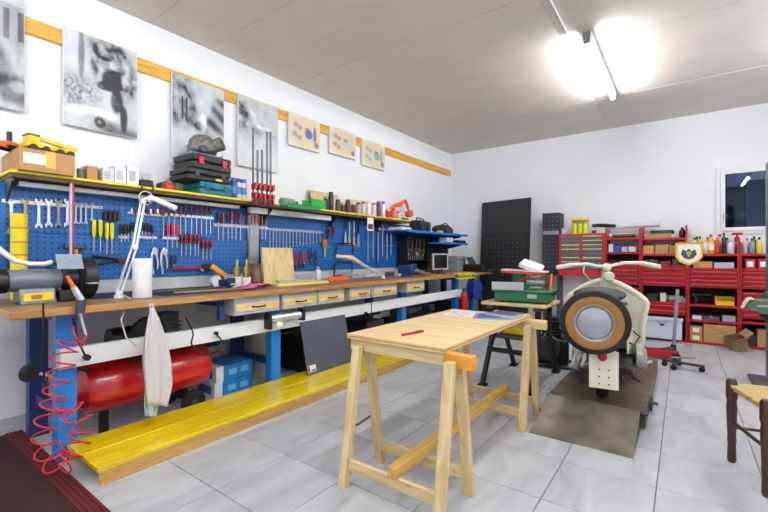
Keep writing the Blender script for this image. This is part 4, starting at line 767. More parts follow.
carton('carton', 'wide lower cardboard carton on the bottom red shelf', 0.385, 7.0, 0.03, 0.33, 0.2, 0.12, 0, None, '#caa877'); carton('carton', 'wide upper cardboard carton on the bottom red shelf', 0.385, 7.0, 0.1515, 0.33, 0.2, 0.12, 0, None, '#caa877')
for k in range(2): carton('carton', ['small lower carton with white label on the bottom red shelf', 'small upper carton with white label on the bottom red shelf'][k], 0.143, 7.0, 0.03+0.102*k, 0.13, 0.18, 0.10, 0, None, '#caa877', print_col='#e8e4da')
carton('carton', 'cardboard carton on the bottom shelf behind the grey column', 0.86, 7.05, 0.03, 0.2, 0.2, 0.22); carton('small_pack', 'dark bag on the bottom shelf behind the grey column', 0.70, 7.05, 0.03, 0.1, 0.16, 0.14, 0.2, pm('#2c2d31', 0.6), '#555555', 'pack')
# tilted open carton on the floor
q = PZ(736, 350); t = T('open_carton', 'open brown carton tipped over on the floor at the foot of the red shelves', 'box', (0.545, 6.72, 0.03), 0, rot=(R(14), R(-16), R(20)))
w = 0.085
t.p('body', MB().box(-w, w, -w, w, 0, 0.005).box(-w, w, -w, -w+0.005, 0.005, 0.15).box(-w, w, w-0.005, w, 0.005, 0.15).box(-w, -w+0.005, -w+0.005, w-0.005, 0.005, 0.15).box(w-0.005, w, -w+0.005, w-0.005, 0.005, 0.15), pm('#8d7450', 0.85)); t.p('flap', MB().cb((0, -w-0.04, 0.17), (2*w-0.01, 0.10, 0.004), (-0.5, 0, 0)), pm('#97805c', 0.85)); t.p('flap', MB().cb((w+0.04, 0, 0.17), (0.1, 2*w-0.01, 0.004), (0, -0.5, 0)), pm('#97805c', 0.85))
# shield pennant hanging on the shelf edge
q0, q1 = PY(676, 243, 6.86), PY(702, 268, 6.86); cxp = (q0.x+q1.x)/2
t = T('shield_pennant', 'white shield pennant with yellow border and dark crest hung on the red shelves', 'pennant', (cxp, 6.86, 1.03))
def shield(s, dz=0): return [(-0.145*s, 0.30*s+dz), (-0.15*s, 0.12*s+dz), (-0.10*s, 0.045*s+dz), (0, 0+dz), (0.10*s, 0.045*s+dz), (0.15*s, 0.12*s+dz), (0.145*s, 0.30*s+dz), (0, 0.315*s+dz)]
t.p('border', MB().prism(shield(1.0, 0.02), 'Y', 0.0, 0.008), pm('#e0b62e', 0.6)); t.p('field', MB().prism(shield(0.84, 0.047), 'Y', -0.002, 0.0), pm('#eceae2', 0.7))
t.p('crest', MB().prism([(-0.07, 0.24), (-0.085, 0.17), (-0.05, 0.12), (0, 0.10), (0.05, 0.12), (0.085, 0.17), (0.07, 0.24), (0.03, 0.215), (0, 0.25), (-0.03, 0.215)], 'Y', -0.004, -0.002), pm('#4b4f45', 0.7)); t.p('crest_centre', MB().prism([(-0.035, 0.20), (0, 0.13), (0.035, 0.20), (0, 0.215)], 'Y', -0.006, -0.004), pm('#b79b45', 0.7)); t.p('cord', MB().tube([(-0.14, 0.004, 0.32), (0, 0.004, 0.36), (0.14, 0.004, 0.32)], 0.003, 6), M_YEL); t.p('hanging_rod', MB().cyl((-0.155, 0.004, 0.325), (0.155, 0.004, 0.325), 0.006, n=8), M_OAK)
# trolley jack
q = PZ(672, 357); t = T('trolley_jack', 'red trolley jack with an upright grey lever on the floor behind the scooter', 'jack', (-0.21, 5.65, 0), R(20))
for x in (-0.28, 0.12):
    for y in (-0.1, 0.1): t.p('wheel', MB().cyl((x, y-0.02, 0.045), (x, y+0.02, 0.045), 0.045, n=16), M_BLACK)
t.p('frame', MB().box(-0.3, 0.16, -0.075, -0.06, 0.03, 0.11).box(-0.3, 0.16, 0.06, 0.075, 0.03, 0.11).box(-0.1, 0.1, -0.06, 0.06, 0.04, 0.07), M_RED, bev=0.005); t.p('lift_arm', MB().cb((-0.14, 0, 0.11), (0.3, 0.06, 0.03), (0, 0.15, 0)), M_DRED, bev=0.005); t.p('saddle', MB().cyl((-0.28, 0, 0.12), (-0.28, 0, 0.15), 0.04, n=14), M_DSTEEL); t.p('pump', MB().cyl((0.02, 0, 0.09), (0.14, 0, 0.12), 0.035, n=12), M_BLACK); t.p('lever_socket', MB().cyl((0.13, 0, 0.08), (0.13, 0, 0.17), 0.028, n=12), M_BLACK); t.p('lever', MB().tube([(0.13, 0, 0.15), (0.17, 0.0, 0.80)], 0.018, 10), M_GREY)
t = T('castor_dolly', 'low black steel dolly with castor beside the trolley jack', 'dolly', (-0.02, 5.28, 0), R(-10)); t.p('frame', MB().box(-0.16, 0.2, -0.03, 0.0, 0.05, 0.075).box(-0.05, -0.02, -0.15, 0.15, 0.05, 0.075), M_DSTEEL, bev=0.003)
for p in ((0.18, -0.015), (-0.14, -0.015), (-0.035, 0.13), (-0.035, -0.13)): t.p('castor', MB().cyl((p[0], p[1]-0.012, 0.027), (p[0], p[1]+0.012, 0.027), 0.027, n=12), M_BLACK)
t.p('crossbar', MB().cyl((-0.1, 0.06, 0.09), (0.14, -0.1, 0.15), 0.01, n=8), M_CHROME)
# ---------------------------------------------------------------- hand tools on the blue panels
TX = PB + 0.014
def rail(u0, u1, v0, v1, label, mat=M_WPL, h=0.016, off=0.0):
    a, b = PX(u0, v0, TX), PX(u1, v1, TX); zz = (a.z + b.z) / 2
    t = T('tool_rail', label, 'tool rail', (PB, (a.y+b.y)/2, zz), w=True)
    t.p('strip', MB().box(PB+0.001, PB+0.012, a.y, b.y, zz-h, zz+h*0.4), mat, bev=0.002)
    for f in (0.12, 0.88): t.p('screw', MB().cyl((PB+0.012, a.y+(b.y-a.y)*f, zz-h*0.3), (PB+0.015, a.y+(b.y-a.y)*f, zz-h*0.3), 0.004, n=8), M_DSTEEL)
    return a, b, zz
def jaw(s, op=1):      # open-end head outline about (0,0), pointing up, width unit s
    return [(-0.35*s, -0.9*s), (-0.95*s, -0.2*s), (-0.95*s, 0.75*s), (-0.45*s, 0.85*s), (-0.42*s, 0.15*s), (0.42*s, 0.0*s), (0.5*s, 0.75*s), (0.95*s, 0.6*s), (0.95*s, -0.25*s), (0.35*s, -0.9*s)]
wrench_cache = {}
def wrench(y, ztop, zbot, label, group, mat=M_CHROME, w=0.013, ring=True, x=TX+0.004):
    L = ztop - zbot; key = (round(L, 3), w, ring, mat.name)
    if key not in wrench_cache:
        mb = MB(); th = 0.004
        mb.prism([(p, -(q) + 1.0*w) for p, q in [(a, b) for a, b in jaw(w)]][::-1], 'X', -th, th)
        mb.prism([(-0.40*w, 1.8*w), (0.40*w, 1.8*w), (0.34*w, L-1.6*w), (-0.34*w, L-1.6*w)], 'X', -th*0.8, th*0.8)
        if ring: mb.torus((0, 0, L-0.8*w), 'X', 0.72*w, 0.0042, 16, 6)
        else: mb.prism([(p, q + L - 1.0*w) for p, q in jaw(w)], 'X', -th, th)
        wrench_cache[key] = mb.mesh('wrench', mat)
    o = put('wrench', wrench_cache[key], None, (x, y, zbot)); tag(o, label, 'wrench', group); return o
def driver(y, ztop, label, group, hcol, hl=0.10, sl=0.10, r=0.012, tip=True, x=TX+0.01, band=None):
    k = (hcol, hl, sl, r, band); t = None
    if k in wrench_cache:
        return copy_thing(wrench_cache[k], (x, y, ztop - hl - sl), label=label, group=group)
    t = T('screwdriver', label, 'screwdriver', (x, y, ztop - hl - sl), 0, group)
    t.p('shaft', MB().cyl((0, 0, 0), (0, 0, sl+0.01), 0.0035, n=6), M_CHROME)
    h = t.p('handle', MB().lathe([(r*0.55, sl), (r*0.7, sl+0.012), (r, sl+hl*0.3), (r*0.92, sl+hl*0.6), (r, sl+hl*0.9), (r*0.7, sl+hl)], n=8), pm(hcol, 0.4))
    if band: t.p('handle_band', MB().lathe([(r*1.02, sl+hl*0.35), (r*1.02, sl+hl*0.55)], n=8), pm(band, 0.4), h)
    wrench_cache[k] = t.e; return t.e
def pliers(y, ztop, label, group, hcol, L=0.16, x=TX+0.008, steel=M_DSTEEL, cat='pliers'):
    k = ('pl', hcol, L, steel.name)
    if k in wrench_cache: return copy_thing(wrench_cache[k], (x, y, ztop - L), label=label, group=group)
    t = T('pliers', label, cat, (x, y, ztop - L), 0, group)
    t.p('jaws', MB().prism([(-0.004, 0.0), (0.004, 0.0), (0.013, L*0.2), (0.012, L*0.34), (-0.012, L*0.34), (-0.013, L*0.2)], 'X', -0.005, 0.005), steel, bev=0.001); t.p('pivot', MB().cyl((-0.008, 0, L*0.29), (0.008, 0, L*0.29), 0.006, n=10), M_STEEL)
    for s in (-1, 1): t.p('grip', MB().tube([(0, s*0.006, L*0.3), (0, s*0.018, L*0.5), (0, s*0.021, L*0.75), (0, s*0.015, L)], [0.006, 0.008, 0.008, 0.006], 8), pm(hcol, 0.45))
    wrench_cache[k] = t.e; return t.e
# -- big spanners by the grinder
a, b, zr = rail(2, 69, 201, 204, 'white magnetic strip holding the big spanners')
for u, vb, lab, mt in ((11, 234, 'largest open-ended spanner partly behind the yellow tin', M_CHROME), (25, 233, 'brown-stained spanner rising behind the yellow tin', pm('#a98b6a', 0.4, 0.6)), (38.5, 229, 'chrome spanner first to the right of the yellow tin', M_CHROME), (48.5, 228, 'bright chrome spanner with wide jaws second from the yellow tin', M_CHROME), (58, 228, 'dull steel spanner between bright chrome ones', pm('#8e8f90', 0.4, 0.8)), (67, 227.5, 'chrome spanner just left of the red and silver strut', M_CHROME)):
    p, q = PX(u, 198.5, TX), PX(u, vb, TX); wrench(p.y, p.z, q.z, lab, 'big spanners on the white strip', mt, w=0.021, ring=False)
a, b, zr = rail(77, 103, 205, 207, 'white strip holding small tools right of the strut', M_LGREY)
for k, u in enumerate((75.5, 80.5, 85.5, 91.5)):
    p, q = PX(u, 203, TX), PX(u, 224.5 if k < 3 else 221, TX); wrench(p.y, p.z, q.z, 'slim steel spanner between the strut and the yellow screwdrivers', 'slim spanners by the strut', M_STEEL, w=0.012)
for u, vt, lab in ((93.5, 220, 'yellow-handled screwdriver first of the upper pair'), (100, 220, 'yellow-handled screwdriver second of the upper pair'), (106.5, 223, 'yellow-handled screwdriver hanging under the black sockets'), (111.5, 223, 'yellow-handled screwdriver with black neck hanging under the black sockets')):
    p = PX(u, vt, TX); driver(p.y, p.z, lab, 'yellow screwdrivers', '#e3e012', 0.125, 0.11, 0.0145)
for u in (105, 109.5, 114, 118):
    p = PX(u, 221, TX); mb = MB().cyl((TX+0.012, p.y, p.z), (TX+0.012, p.y, p.z+0.07), 0.013, 0.011, 10).cyl((TX+0.012, p.y, p.z+0.07), (TX+0.012, p.y, p.z+0.085), 0.006, n=8)
    solo('socket_bit', mb, M_BLACK, 'black socket bit hanging above the yellow screwdrivers', 'socket', 'black sockets')
rail(119, 129, 236, 237, 'short white holder under black screwdrivers'); rail(140, 157, 236, 238, 'white holder under black screwdrivers beside the lamp arm'); rail(128, 166, 213, 214, 'white strip of small sockets above the lamp arm')
for u, vt in ((121, 224), (124.5, 224), (128, 224), (131.5, 222), (134.5, 222), (142, 222), (145, 223), (148.5, 223), (152, 225)):
    p = PX(u, vt, TX); driver(p.y, p.z, 'black-handled screwdriver in the white holder behind the desk lamp', 'black screwdrivers', '#1c1c20', 0.075, 0.06, 0.011)
for k, u in enumerate((131, 134.5, 138, 147, 150, 153.5, 157, 160.5)):
    p = PX(u, 213, TX); mb = MB().cyl((TX+0.012, p.y, p.z-0.005), (TX+0.012, p.y, p.z+0.032), 0.010, 0.0085, 10).cyl((TX+0.012, p.y, p.z-0.012), (TX+0.012, p.y, p.z-0.005), 0.006, n=6)
    solo('socket_bit', mb, [M_CHROME, M_DRED][k % 2], ['chrome socket on the white strip above the lamp arm', 'dark red socket on the white strip above the lamp arm'][k % 2], 'socket', ['chrome sockets', 'dark red sockets'][k % 2])
# -- red screwdrivers
rail(163, 179, 237, 238, 'short white holder of three red screwdrivers')
for u in (167, 172, 176.5):
    p = PX(u, 224, TX); driver(p.y, p.z, 'red-handled screwdriver in the short white holder', 'three red screwdrivers', '#c4152a', 0.10, 0.10, 0.0125)
rail(160, 214, 214.5, 216.5, 'long white strip of dark red screwdrivers under the shelf')
for u in (163, 168.5, 174, 180, 185, 191, 196, 201, 206, 210):
    p = PX(u, 206, TX); driver(p.y, p.z, 'dark red long screwdriver on the long white strip', 'dark red screwdrivers under the shelf', '#6d1520', 0.085, 0.17, 0.011)
for u, vt in ((181, 234), (185.5, 234), (190, 234), (194.5, 234.5), (198, 234.5), (202.5, 239.5), (206.5, 239.5), (210.5, 240)):
    p = PX(u, vt, TX); driver(p.y, p.z, 'black and red screwdriver in the lower row behind the tool bench', 'black and red screwdrivers', '#8e1c22', 0.085, 0.10, 0.014, band='#1c1416')
for u, vt, lab in ((154, 247, 'chrome locking pliers hanging next to the lamp arm'), (163.5, 247, 'chrome locking pliers hanging farther from the lamp arm')):
    p = PX(u, vt, TX); t = T('locking_pliers', lab, 'pliers', (TX+0.01, p.y, p.z-0.21))
    t.p('fixed_handle', MB().tube([(0, -0.012, 0.01), (0, -0.024, 0.08), (0, -0.02, 0.15), (0, -0.005, 0.20)], [0.008, 0.011, 0.011, 0.01], 8), M_CHROME); t.p('lever_handle', MB().tube([(0, 0.022, 0.03), (0, 0.026, 0.09), (0, 0.012, 0.15)], [0.006, 0.009, 0.009], 8), M_CHROME); t.p('jaw', MB().prism([(-0.02, 0.15), (0.02, 0.14), (0.026, 0.19), (0.0, 0.21), (-0.02, 0.19)], 'X', -0.008, 0.008), M_STEEL, bev=0.002); t.p('adjust_screw', MB().cyl((0, -0.012, -0.012), (0, -0.012, 0.012), 0.009, n=10), M_STEEL)
p = PX(173, 255, TX); pliers(p.y, p.z, 'black slip-joint pliers hanging beside the chrome locking pliers', None, '#1a1a1d', 0.12)
p = PX(115, 260, TX); t = T('bolt_cutter', 'long black and steel bolt cutter hung flat below the yellow screwdrivers', 'cutter', (TX+0.01, p.y, p.z))
for s in (-1, 1): t.p('handle', MB().tube([(0, 0.02, 0), (0, -0.06, s*0.018), (0, -0.15, s*0.03)], [0.008, 0.009, 0.011], 8), M_BLACK)
t.p('cutter_head', MB().prism([(0.015, -0.022), (0.09, -0.012), (0.10, 0.0), (0.09, 0.012), (0.015, 0.022)], 'X', -0.008, 0.008), M_DSTEEL, bev=0.002); t.p('pivot_bolt', MB().cyl((0.008, 0.04, 0), (0.014, 0.04, 0), 0.009, n=10), M_RED)
p = PX(190, 268, TX); t = T('pipe_wrench', 'long red bar wrench hung level near the bench top', 'wrench', (TX+0.012, p.y, p.z)); t.p('bar', MB().box(-0.006, 0.006, -0.16, 0.10, -0.012, 0.012), M_RED, bev=0.004); t.p('head', MB().prism([(0.10, -0.02), (0.17, -0.035), (0.20, 0.0), (0.18, 0.045), (0.10, 0.03)], 'X', -0.01, 0.01), M_BLACK, bev=0.003); t.p('thumb_wheel', MB().cyl((0, 0.09, -0.022), (0, 0.115, -0.022), 0.014, n=12), M_STEEL)
# -- brown handled files on white holders, both sides of the gap
a, b, z1 = rail(214, 246, 224, 226, 'white holder of red and black chisels', M_LGREY, 0.02); a, b, z2 = rail(246, 268, 226, 227.5, 'grey holder of brown-handled files', M_LGREY, 0.02)
for k, u in enumerate((218, 222.5, 227.5, 231.5, 235.5, 240)):
    p = PX(u, 213 if k % 3 else 211.5, TX); driver(p.y, p.z, ['black-handled chisel in the white holder left of the gap', 'red-handled chisel in the white holder left of the gap'][k % 2], ['black chisels', 'red chisels'][k % 2], ['#1c1c20', '#a8362c'][k % 2], 0.10, 0.17, 0.013)
for u in (247.5, 251, 254.5, 258, 261.5, 265):
    p = PX(u, 215.5, TX); driver(p.y, p.z, 'brown-handled file in the grey holder next to the small spanners', 'brown-handled files', '#9c5238', 0.095, 0.15, 0.0115)
# -- row of combination spanners, falling in size
a, b, zr = rail(268, 324, 229.5, 231.5, 'grey strip with the row of small combination spanners', M_LGREY)
for k in range(16):
    u = 269.5 + 3.35 * k; p, q = PX(u, 228.5 + 0.12*k, TX), PX(u, 251 - 0.55*k, TX); wrench(p.y, p.z, q.z, 'small steel combination spanner in the graded row beside the pine board', 'graded combination spanners', M_STEEL, w=0.0105)
for u, vt, lab in ((295.5, 252, 'red-handled pliers hanging just right of the pine board'), (303.5, 251, 'red-handled pliers hanging beside the black ones'), ):
    p = PX(u, vt, TX); pliers(p.y, p.z, lab, 'red pliers on the tool panel', '#c01a26', 0.20)
for u, vt, lab in ((299.5, 251, 'blue-grey pliers hanging between the two red pliers'), (310, 248, 'black pliers hanging left of the paint brush'), (315, 250, 'black pliers hanging above the white glue bottle')):
    p = PX(u, vt, TX); pliers(p.y, p.z, lab, 'dark pliers on the tool panel', {299.5: '#38456a'}.get(u, '#202024'), 0.19)
p = PX(324, 239, TX); t = T('paint_brush', 'broad tan paint brush hanging on the tool panel', 'brush', (TX+0.012, p.y, p.z-0.19)); t.p('bristles', MB().box(-0.008, 0.008, -0.035, 0.035, 0.08, 0.16), pm('#a8763a', 0.9, bump=0.6, scale=90)); t.p('ferrule', MB().box(-0.009, 0.009, -0.036, 0.036, 0.155, 0.19), M_ORG); t.p('handle', MB().tube([(0, 0, 0.085), (0, 0, 0.04), (0, 0, -0.03)], [0.008, 0.010, 0.007], 8), M_YEL)
# -- hacksaws
for k, (u0, u1, v0, v1, lab) in enumerate(((336, 353, 243, 256, 'upper black hacksaw hanging near the magnifier lamp'), (334, 352, 262, 273, 'lower black hacksaw hanging above the orange tool'))):
    p, q = PX(u0, v0, TX+0.012), PX(u1, v1, TX+0.012); t = T('hacksaw', lab, 'saw', (TX+0.012, (p.y+q.y)/2, q.z), w=True)
    t.p('frame', MB().tube([(TX+0.012, q.y, q.z+0.01), (TX+0.012, q.y, p.z-0.02), (TX+0.012, q.y-0.03, p.z), (TX+0.012, p.y+0.05, p.z), (TX+0.012, p.y+0.02, p.z-0.03)], 0.007, 6), M_BLACK); t.p('blade', MB().box(TX+0.0115, TX+0.0125, p.y, q.y, q.z, q.z+0.014), M_STEEL); t.p('handle', MB().tube([(TX+0.012, p.y, q.z-0.02), (TX+0.012, p.y+0.01, q.z+0.04), (TX+0.012, p.y+0.03, p.z-0.03)], 0.013, 8), M_DGREY)
# -- scrapers, brushes, files further along
for k, (u, v0, v1, hc, lab) in enumerate(((345.5, 219, 243, '#1d1d20', 'black trowel hanging under the middle of the shelf'), (349.5, 222, 245, '#cfd3d8', 'white spatula hanging under the middle of the shelf'), (354, 221, 246, '#d8dade', 'second white spatula hanging under the middle of the shelf'), (358.5, 222, 247, '#2a2a2e', 'black spatula hanging under the middle of the shelf'))):
    p, q = PX(u, v0, TX+0.008), PX(u, v1, TX+0.008); t = T('spatula', lab, 'spatula', (TX+0.008, p.y, q.z), w=True); m_ = (p.z*0.5+q.z*0.5)
    t.p('handle', MB().tube([(TX+0.008, p.y, p.z), (TX+0.008, p.y, m_+0.01)], 0.011, 8, flat=0.7), pm(hc, 0.45)); t.p('blade', MB().prism([(p.y-0.007, m_+0.02), (p.y+0.007, m_+0.02), (p.y+0.028, q.z+0.02), (p.y+0.028, q.z), (p.y-0.028, q.z), (p.y-0.028, q.z+0.02)], 'X', TX+0.0075, TX+0.0085), M_STEEL)
for k, (u, v0, v1) in enumerate(((368, 222, 262), (373, 224, 258), (378, 224, 262), (382.5, 225, 256), (387, 225, 260), (391, 226, 255))):
    p, q = PX(u, v0, TX+0.008), PX(u, v1, TX+0.008); t = T('long_chisel', ['steel bar chisel with grey handle hanging at the end of the tool panel', 'steel bar chisel with wooden handle hanging at the end of the tool panel'][k % 2], 'chisel', (TX+0.008, p.y, q.z), 0, ['grey bar chisels', 'wooden bar chisels'][k % 2], w=True)
    t.p('bar', MB().cyl((TX+0.008, p.y, q.z), (TX+0.008, p.y, p.z), 0.006, n=7), M_STEEL); t.p('handle', MB().tube([(TX+0.008, p.y, p.z-0.02), (TX+0.008, p.y, p.z-0.12)], [0.010, 0.013], 8), [M_DGREY, M_OAK][k % 2])
p, q = PX(367, 214, -3.30), PX(373, 231, -3.30); t = T('price_tag', 'white paper tag hanging from the edge of the yellow shelf', 'tag', (-3.294, (p.y+q.y)/2, q.z), w=True); t.p('card', MB().box(-3.296, -3.292, p.y, q.y, q.z, 1.68), M_WPL); t.p('print', MB().box(-3.292, -3.2915, p.y+0.012, q.y-0.012, q.z+0.02, q.z+0.09), M_DGREY); t.p('string', MB().tube([(-3.294, (p.y+q.y)/2, 1.68), (-3.294, (p.y+q.y)/2, 1.70)], 0.002, 5), M_WPL)
for k, (u, v0, v1, lab) in enumerate(((327, 216, 240, 'black clamp hanging from the yellow shelf above the paint brush'), (332, 217, 238, 'dark red handled clamp hanging from the yellow shelf'))):
    p, q = PX(u, v0, TX+0.06), PX(u, v1, TX+0.06); t = T('bar_clamp', lab, 'clamp', (TX+0.06, p.y, q.z), w=True); t.p('bar', MB().box(TX+0.056, TX+0.064, p.y-0.006, p.y+0.006, q.z, p.z), M_BLACK); t.p('jaw', MB().box(TX+0.055, TX+0.065, p.y-0.006, p.y+0.05, p.z-0.025, p.z), M_BLACK, bev=0.002); t.p('handle', MB().cyl((TX+0.06, p.y+0.03, q.z+0.03), (TX+0.06, p.y+0.03, q.z+0.12), 0.012, n=8), [M_BLACK, M_DRED][k]); t.p('slider', MB().box(TX+0.054, TX+0.066, p.y-0.008, p.y+0.05, q.z+0.11, q.z+0.135), M_BLACK)

# ---------------------------------------------------------------- things on the yellow shelf
SZ = 1.715
q0, q1 = PX(18, 170, -3.26), PX(75, 178, -3.26)
t = T('long_carton', 'long low brown cardboard box with white label at the end of the yellow shelf', 'box', (-3.44, 0.79, SZ), w=True); y0, y1 = PX(19, 165, -3.262).y, PX(75, 165, -3.262).y
t.p('body', MB().box(-3.685, -3.262, y0, y1, SZ, SZ+0.135), M_CARD, bev=0.002); t.p('shipping_label', MB().box(-3.262, -3.261, y0+0.02, y0+0.13, SZ+0.045, SZ+0.11), M_WPL); t.p('tape', MB().box(-3.262, -3.2608, y0+0.13, y0+0.18, SZ+0.03, SZ+0.135), pm('#dcb84c', 0.4)); t.p('tape', MB().box(-3.62, -3.262, y0+0.13, y0+0.18, SZ+0.135, SZ+0.136), pm('#dcb84c', 0.4)); t.p('lid_flap', MB().box(-3.62, -3.262, y0, (y0+y1)/2-0.002, SZ+0.1352, SZ+0.138), M_CARD)
zt = SZ+0.139
t = T('toy_crane', 'yellow toy crane truck lying on the long cardboard box', 'toy', (-3.42, 0.86, zt), R(10)); MYT = pm('#e8c81a', 0.4)
t.p('chassis', MB().box(-0.05, 0.05, -0.14, 0.13, 0.03, 0.06), MYT, bev=0.004)
for y in (-0.11, -0.04, 0.04, 0.10):
    for x in (-0.05, 0.05): t.p('wheel', MB().cyl((x-0.01, y, 0.024), (x+0.01, y, 0.024), 0.024, n=12), M_BLACK)
t.p('cab', MB().box(-0.045, 0.045, -0.13, -0.07, 0.06, 0.105), MYT, bev=0.006); t.p('boom', MB().cb((0.0, 0.03, 0.09), (0.03, 0.26, 0.025), (-0.12, 0, 0)), MYT, bev=0.003); t.p('roof', MB().box(-0.045, 0.045, -0.13, -0.07, 0.105, 0.115), M_DGREY)
t = T('toy_loader', 'small orange toy loader at the end of the long cardboard box', 'toy', (-3.45, 0.665, zt), R(30)); t.p('body', MB().box(-0.03, 0.03, -0.04, 0.04, 0.02, 0.055), M_ORG, bev=0.005); t.p('track', MB().box(-0.04, -0.03, -0.045, 0.045, 0, 0.03).box(0.03, 0.04, -0.045, 0.045, 0, 0.03), M_BLACK, bev=0.006); t.p('mast', MB().box(-0.01, 0.01, -0.01, 0.01, 0.055, 0.12), M_DGREY)
y_ = PX(90, 180, -3.36).y; 
for k, (u, w_, d, h, c, lab) in enumerate(((81, 0.07, 0.10, 0.075, '#6d6f74', 'small grey metal part beside the long cardboard box'),)): tin(lab, -3.4, PX(u, 180, -3.4).y, SZ, h, 0.026, c)
carton('small_carton', 'small brown carton between the long box and the white packs', -3.4, PX(91.5, 180, -3.36).y, SZ, 0.12, 0.065, 0.10)
for k, (u, dx, w_, h, c, lab) in enumerate(((104, -3.40, 0.07, 0.10, '#d9dce0', 'low white pack beside the small brown carton'), (116, -3.40, 0.075, 0.125, '#e4e6ea', 'white pack with grey print beside the low white pack'), (128.5, -3.40, 0.08, 0.14, '#eceef1', 'tall white pack at the end of the white packs'), (142, -3.53, 0.15, 0.17, '#cfd3da', 'large pale grey pack behind the lamp head'))): carton('small_pack', lab, dx, PX(u, 182, dx).y, SZ, 0.16, w_, h, 0.0, pm(c, 0.5), '#a9adb5', 'pack', print_col='#b7bcc6')
t = T('clamp_block', 'black clamp block on the yellow shelf above the desk lamp', 'clamp', (-3.34, PX(147, 190, -3.3).y, SZ)); t.p('block', MB().box(-0.05, 0.05, -0.045, 0.045, 0, 0.05), M_BLACK, bev=0.008); t.p('screw', MB().cyl((0.0, 0.0, 0.05), (0.0, 0.0, 0.08), 0.01, n=8), M_STEEL); t.p('strap', MB().tube([(0.045, -0.04, 0.02), (0.06, -0.04, -0.06), (0.06, 0.04, -0.08), (0.045, 0.04, 0.02)], 0.006, 6), M_BLACK)
t = T('red_hard_cap', 'round red cap lying on the yellow shelf beside the teal case', 'cap', (-3.38, PX(170, 186, -3.36).y, SZ)); t.p('dome', MB().lathe([(0.055, 0), (0.055, 0.02), (0.045, 0.05), (0.02, 0.062), (0.0005, 0.064)], n=20), M_RED); t.p('brim', MB().lathe([(0.075, 0), (0.075, 0.006), (0.05, 0.012)], n=20), M_DRED)
t = T('palm_sander', 'grey and black palm sander behind the round red cap', 'sander', (-3.60, PX(166, 180, -3.6).y, SZ)); t.p('body', MB().ell((0, 0, 0.055), (0.06, 0.09, 0.05)), M_DGREY); t.p('pad', MB().box(-0.05, 0.05, -0.07, 0.07, 0, 0.014), M_BLACK); t.p('grip', MB().ell((0, 0.03, 0.1), (0.035, 0.05, 0.025)), M_GREY)
# stacked cases
yc = (PX(180, 190, -3.29).y + PX(229, 190, -3.29).y) / 2
tcase('teal tool case at the bottom of the case stack', -3.45, yc+0.11, SZ, 0.30, 0.30, 0.11, 0, '#12788c', '#0d5666')
tcase('black tool case with yellow badge in the middle of the case stack', -3.45, yc+0.045, SZ+0.111, 0.32, 0.40, 0.10, 0, '#1b1b1e', '#2a2a2d', '#e6c814'); tcase('black tool case with two red latches at the top of the case stack', -3.45, yc+0.065, SZ+0.212, 0.31, 0.37, 0.125, 0.04, '#202024', '#c4142c')
solo('grey_tray', MB().box(-3.58, -3.34, yc-0.09, yc+0.19, SZ+0.338, SZ+0.352).box(-3.58, -3.34, yc-0.09, yc-0.084, SZ+0.352, SZ+0.367).box(-3.58, -3.34, yc+0.184, yc+0.19, SZ+0.352, SZ+0.367), M_GREY, 'shallow grey tray under the engine casing', 'tray', bev=0.004)
t = T('engine_casing', 'rough grey cast engine casing on top of the stacked tool cases', 'engine part', (-3.45, yc+0.06, SZ+0.353), 0.3); t.e.scale = (1.22, 1.22, 1.22); MCAST = pm('#8f8d88', 0.55, 0.5, var=0.5, bump=0.8, scale=30)
t.p('shell', MB().lathe([(0.05, 0), (0.085, 0.02), (0.10, 0.06), (0.09, 0.11), (0.06, 0.145), (0.0005, 0.15)], n=16), MCAST); t.p('cylinder_flange', MB().cyl((0.06, 0.03, 0.07), (0.13, 0.06, 0.10), 0.045, 0.05, 14), MCAST); t.p('bore', MB().cyl((0.125, 0.058, 0.098), (0.132, 0.061, 0.101), 0.034, n=14), M_BLACK); t.p('boss', MB().cyl((0.05, -0.05, 0.04), (0.1, -0.09, 0.03), 0.03, 0.024, 12), M_DGREY)
for k in range(4): t.p('fin', MB().torus((0, 0, 0.03+0.028*k), 'Z', 0.095-0.004*k, 0.006, 18, 5), MCAST)
for k, (u, body, cap) in enumerate(((233.5, '#2e66b8', '#2e66b8'), (238.5, '#e8eaee', '#2d62b4'), (243.5, '#e8eaee', '#2d62b4'))): spray(['all blue spray can beside the stacked tool cases', 'white spray can with blue cap beside the blue one', 'white spray can with blue cap next to the bar clamps'][k], -3.40, PX(u, 195, -3.4).y, SZ, 0.20, 0.029, body, cap, '#6a96cf')
# red bar clamps standing with long bars
for k, (u, vt) in enumerate(((252.5, 128), (257, 150), (261.5, 150), (266.5, 132), (270, 132))):
    p = PX(u, vt, -3.30+0.02); y = p.y; x = -3.27; t = T('bar_clamp', 'red-jawed bar clamp with a tall steel bar standing at the shelf edge' if vt < 140 else 'red-jawed bar clamp with a short steel bar between the tall ones', 'clamp', (x, y, 1.66), 0, ('tall' if vt < 140 else 'short') + ' red bar clamps at the shelf edge', w=True)
    t.p('bar', MB().box(x-0.004, x+0.004, y-0.009, y+0.009, 1.66, p.z), pm('#4a4c50', 0.35, 0.8)); t.p('jaw', MB().prism([(y-0.014, 1.86), (y+0.014, 1.88), (y+0.014, 1.825), (y-0.014, 1.805)], 'X', x-0.012, x+0.05), M_RED, bev=0.003); t.p('sliding_jaw', MB().box(x-0.012, x+0.05, y-0.014, y+0.014, 1.735, 1.78), M_RED, bev=0.004); t.p('handle', MB().cyl((x+0.035, y, 1.67), (x+0.035, y, 1.73), 0.013, n=8), M_DRED); t.p('spindle', MB().cyl((x+0.035, y, 1.72), (x+0.035, y, 1.82), 0.005, n=6), M_STEEL)
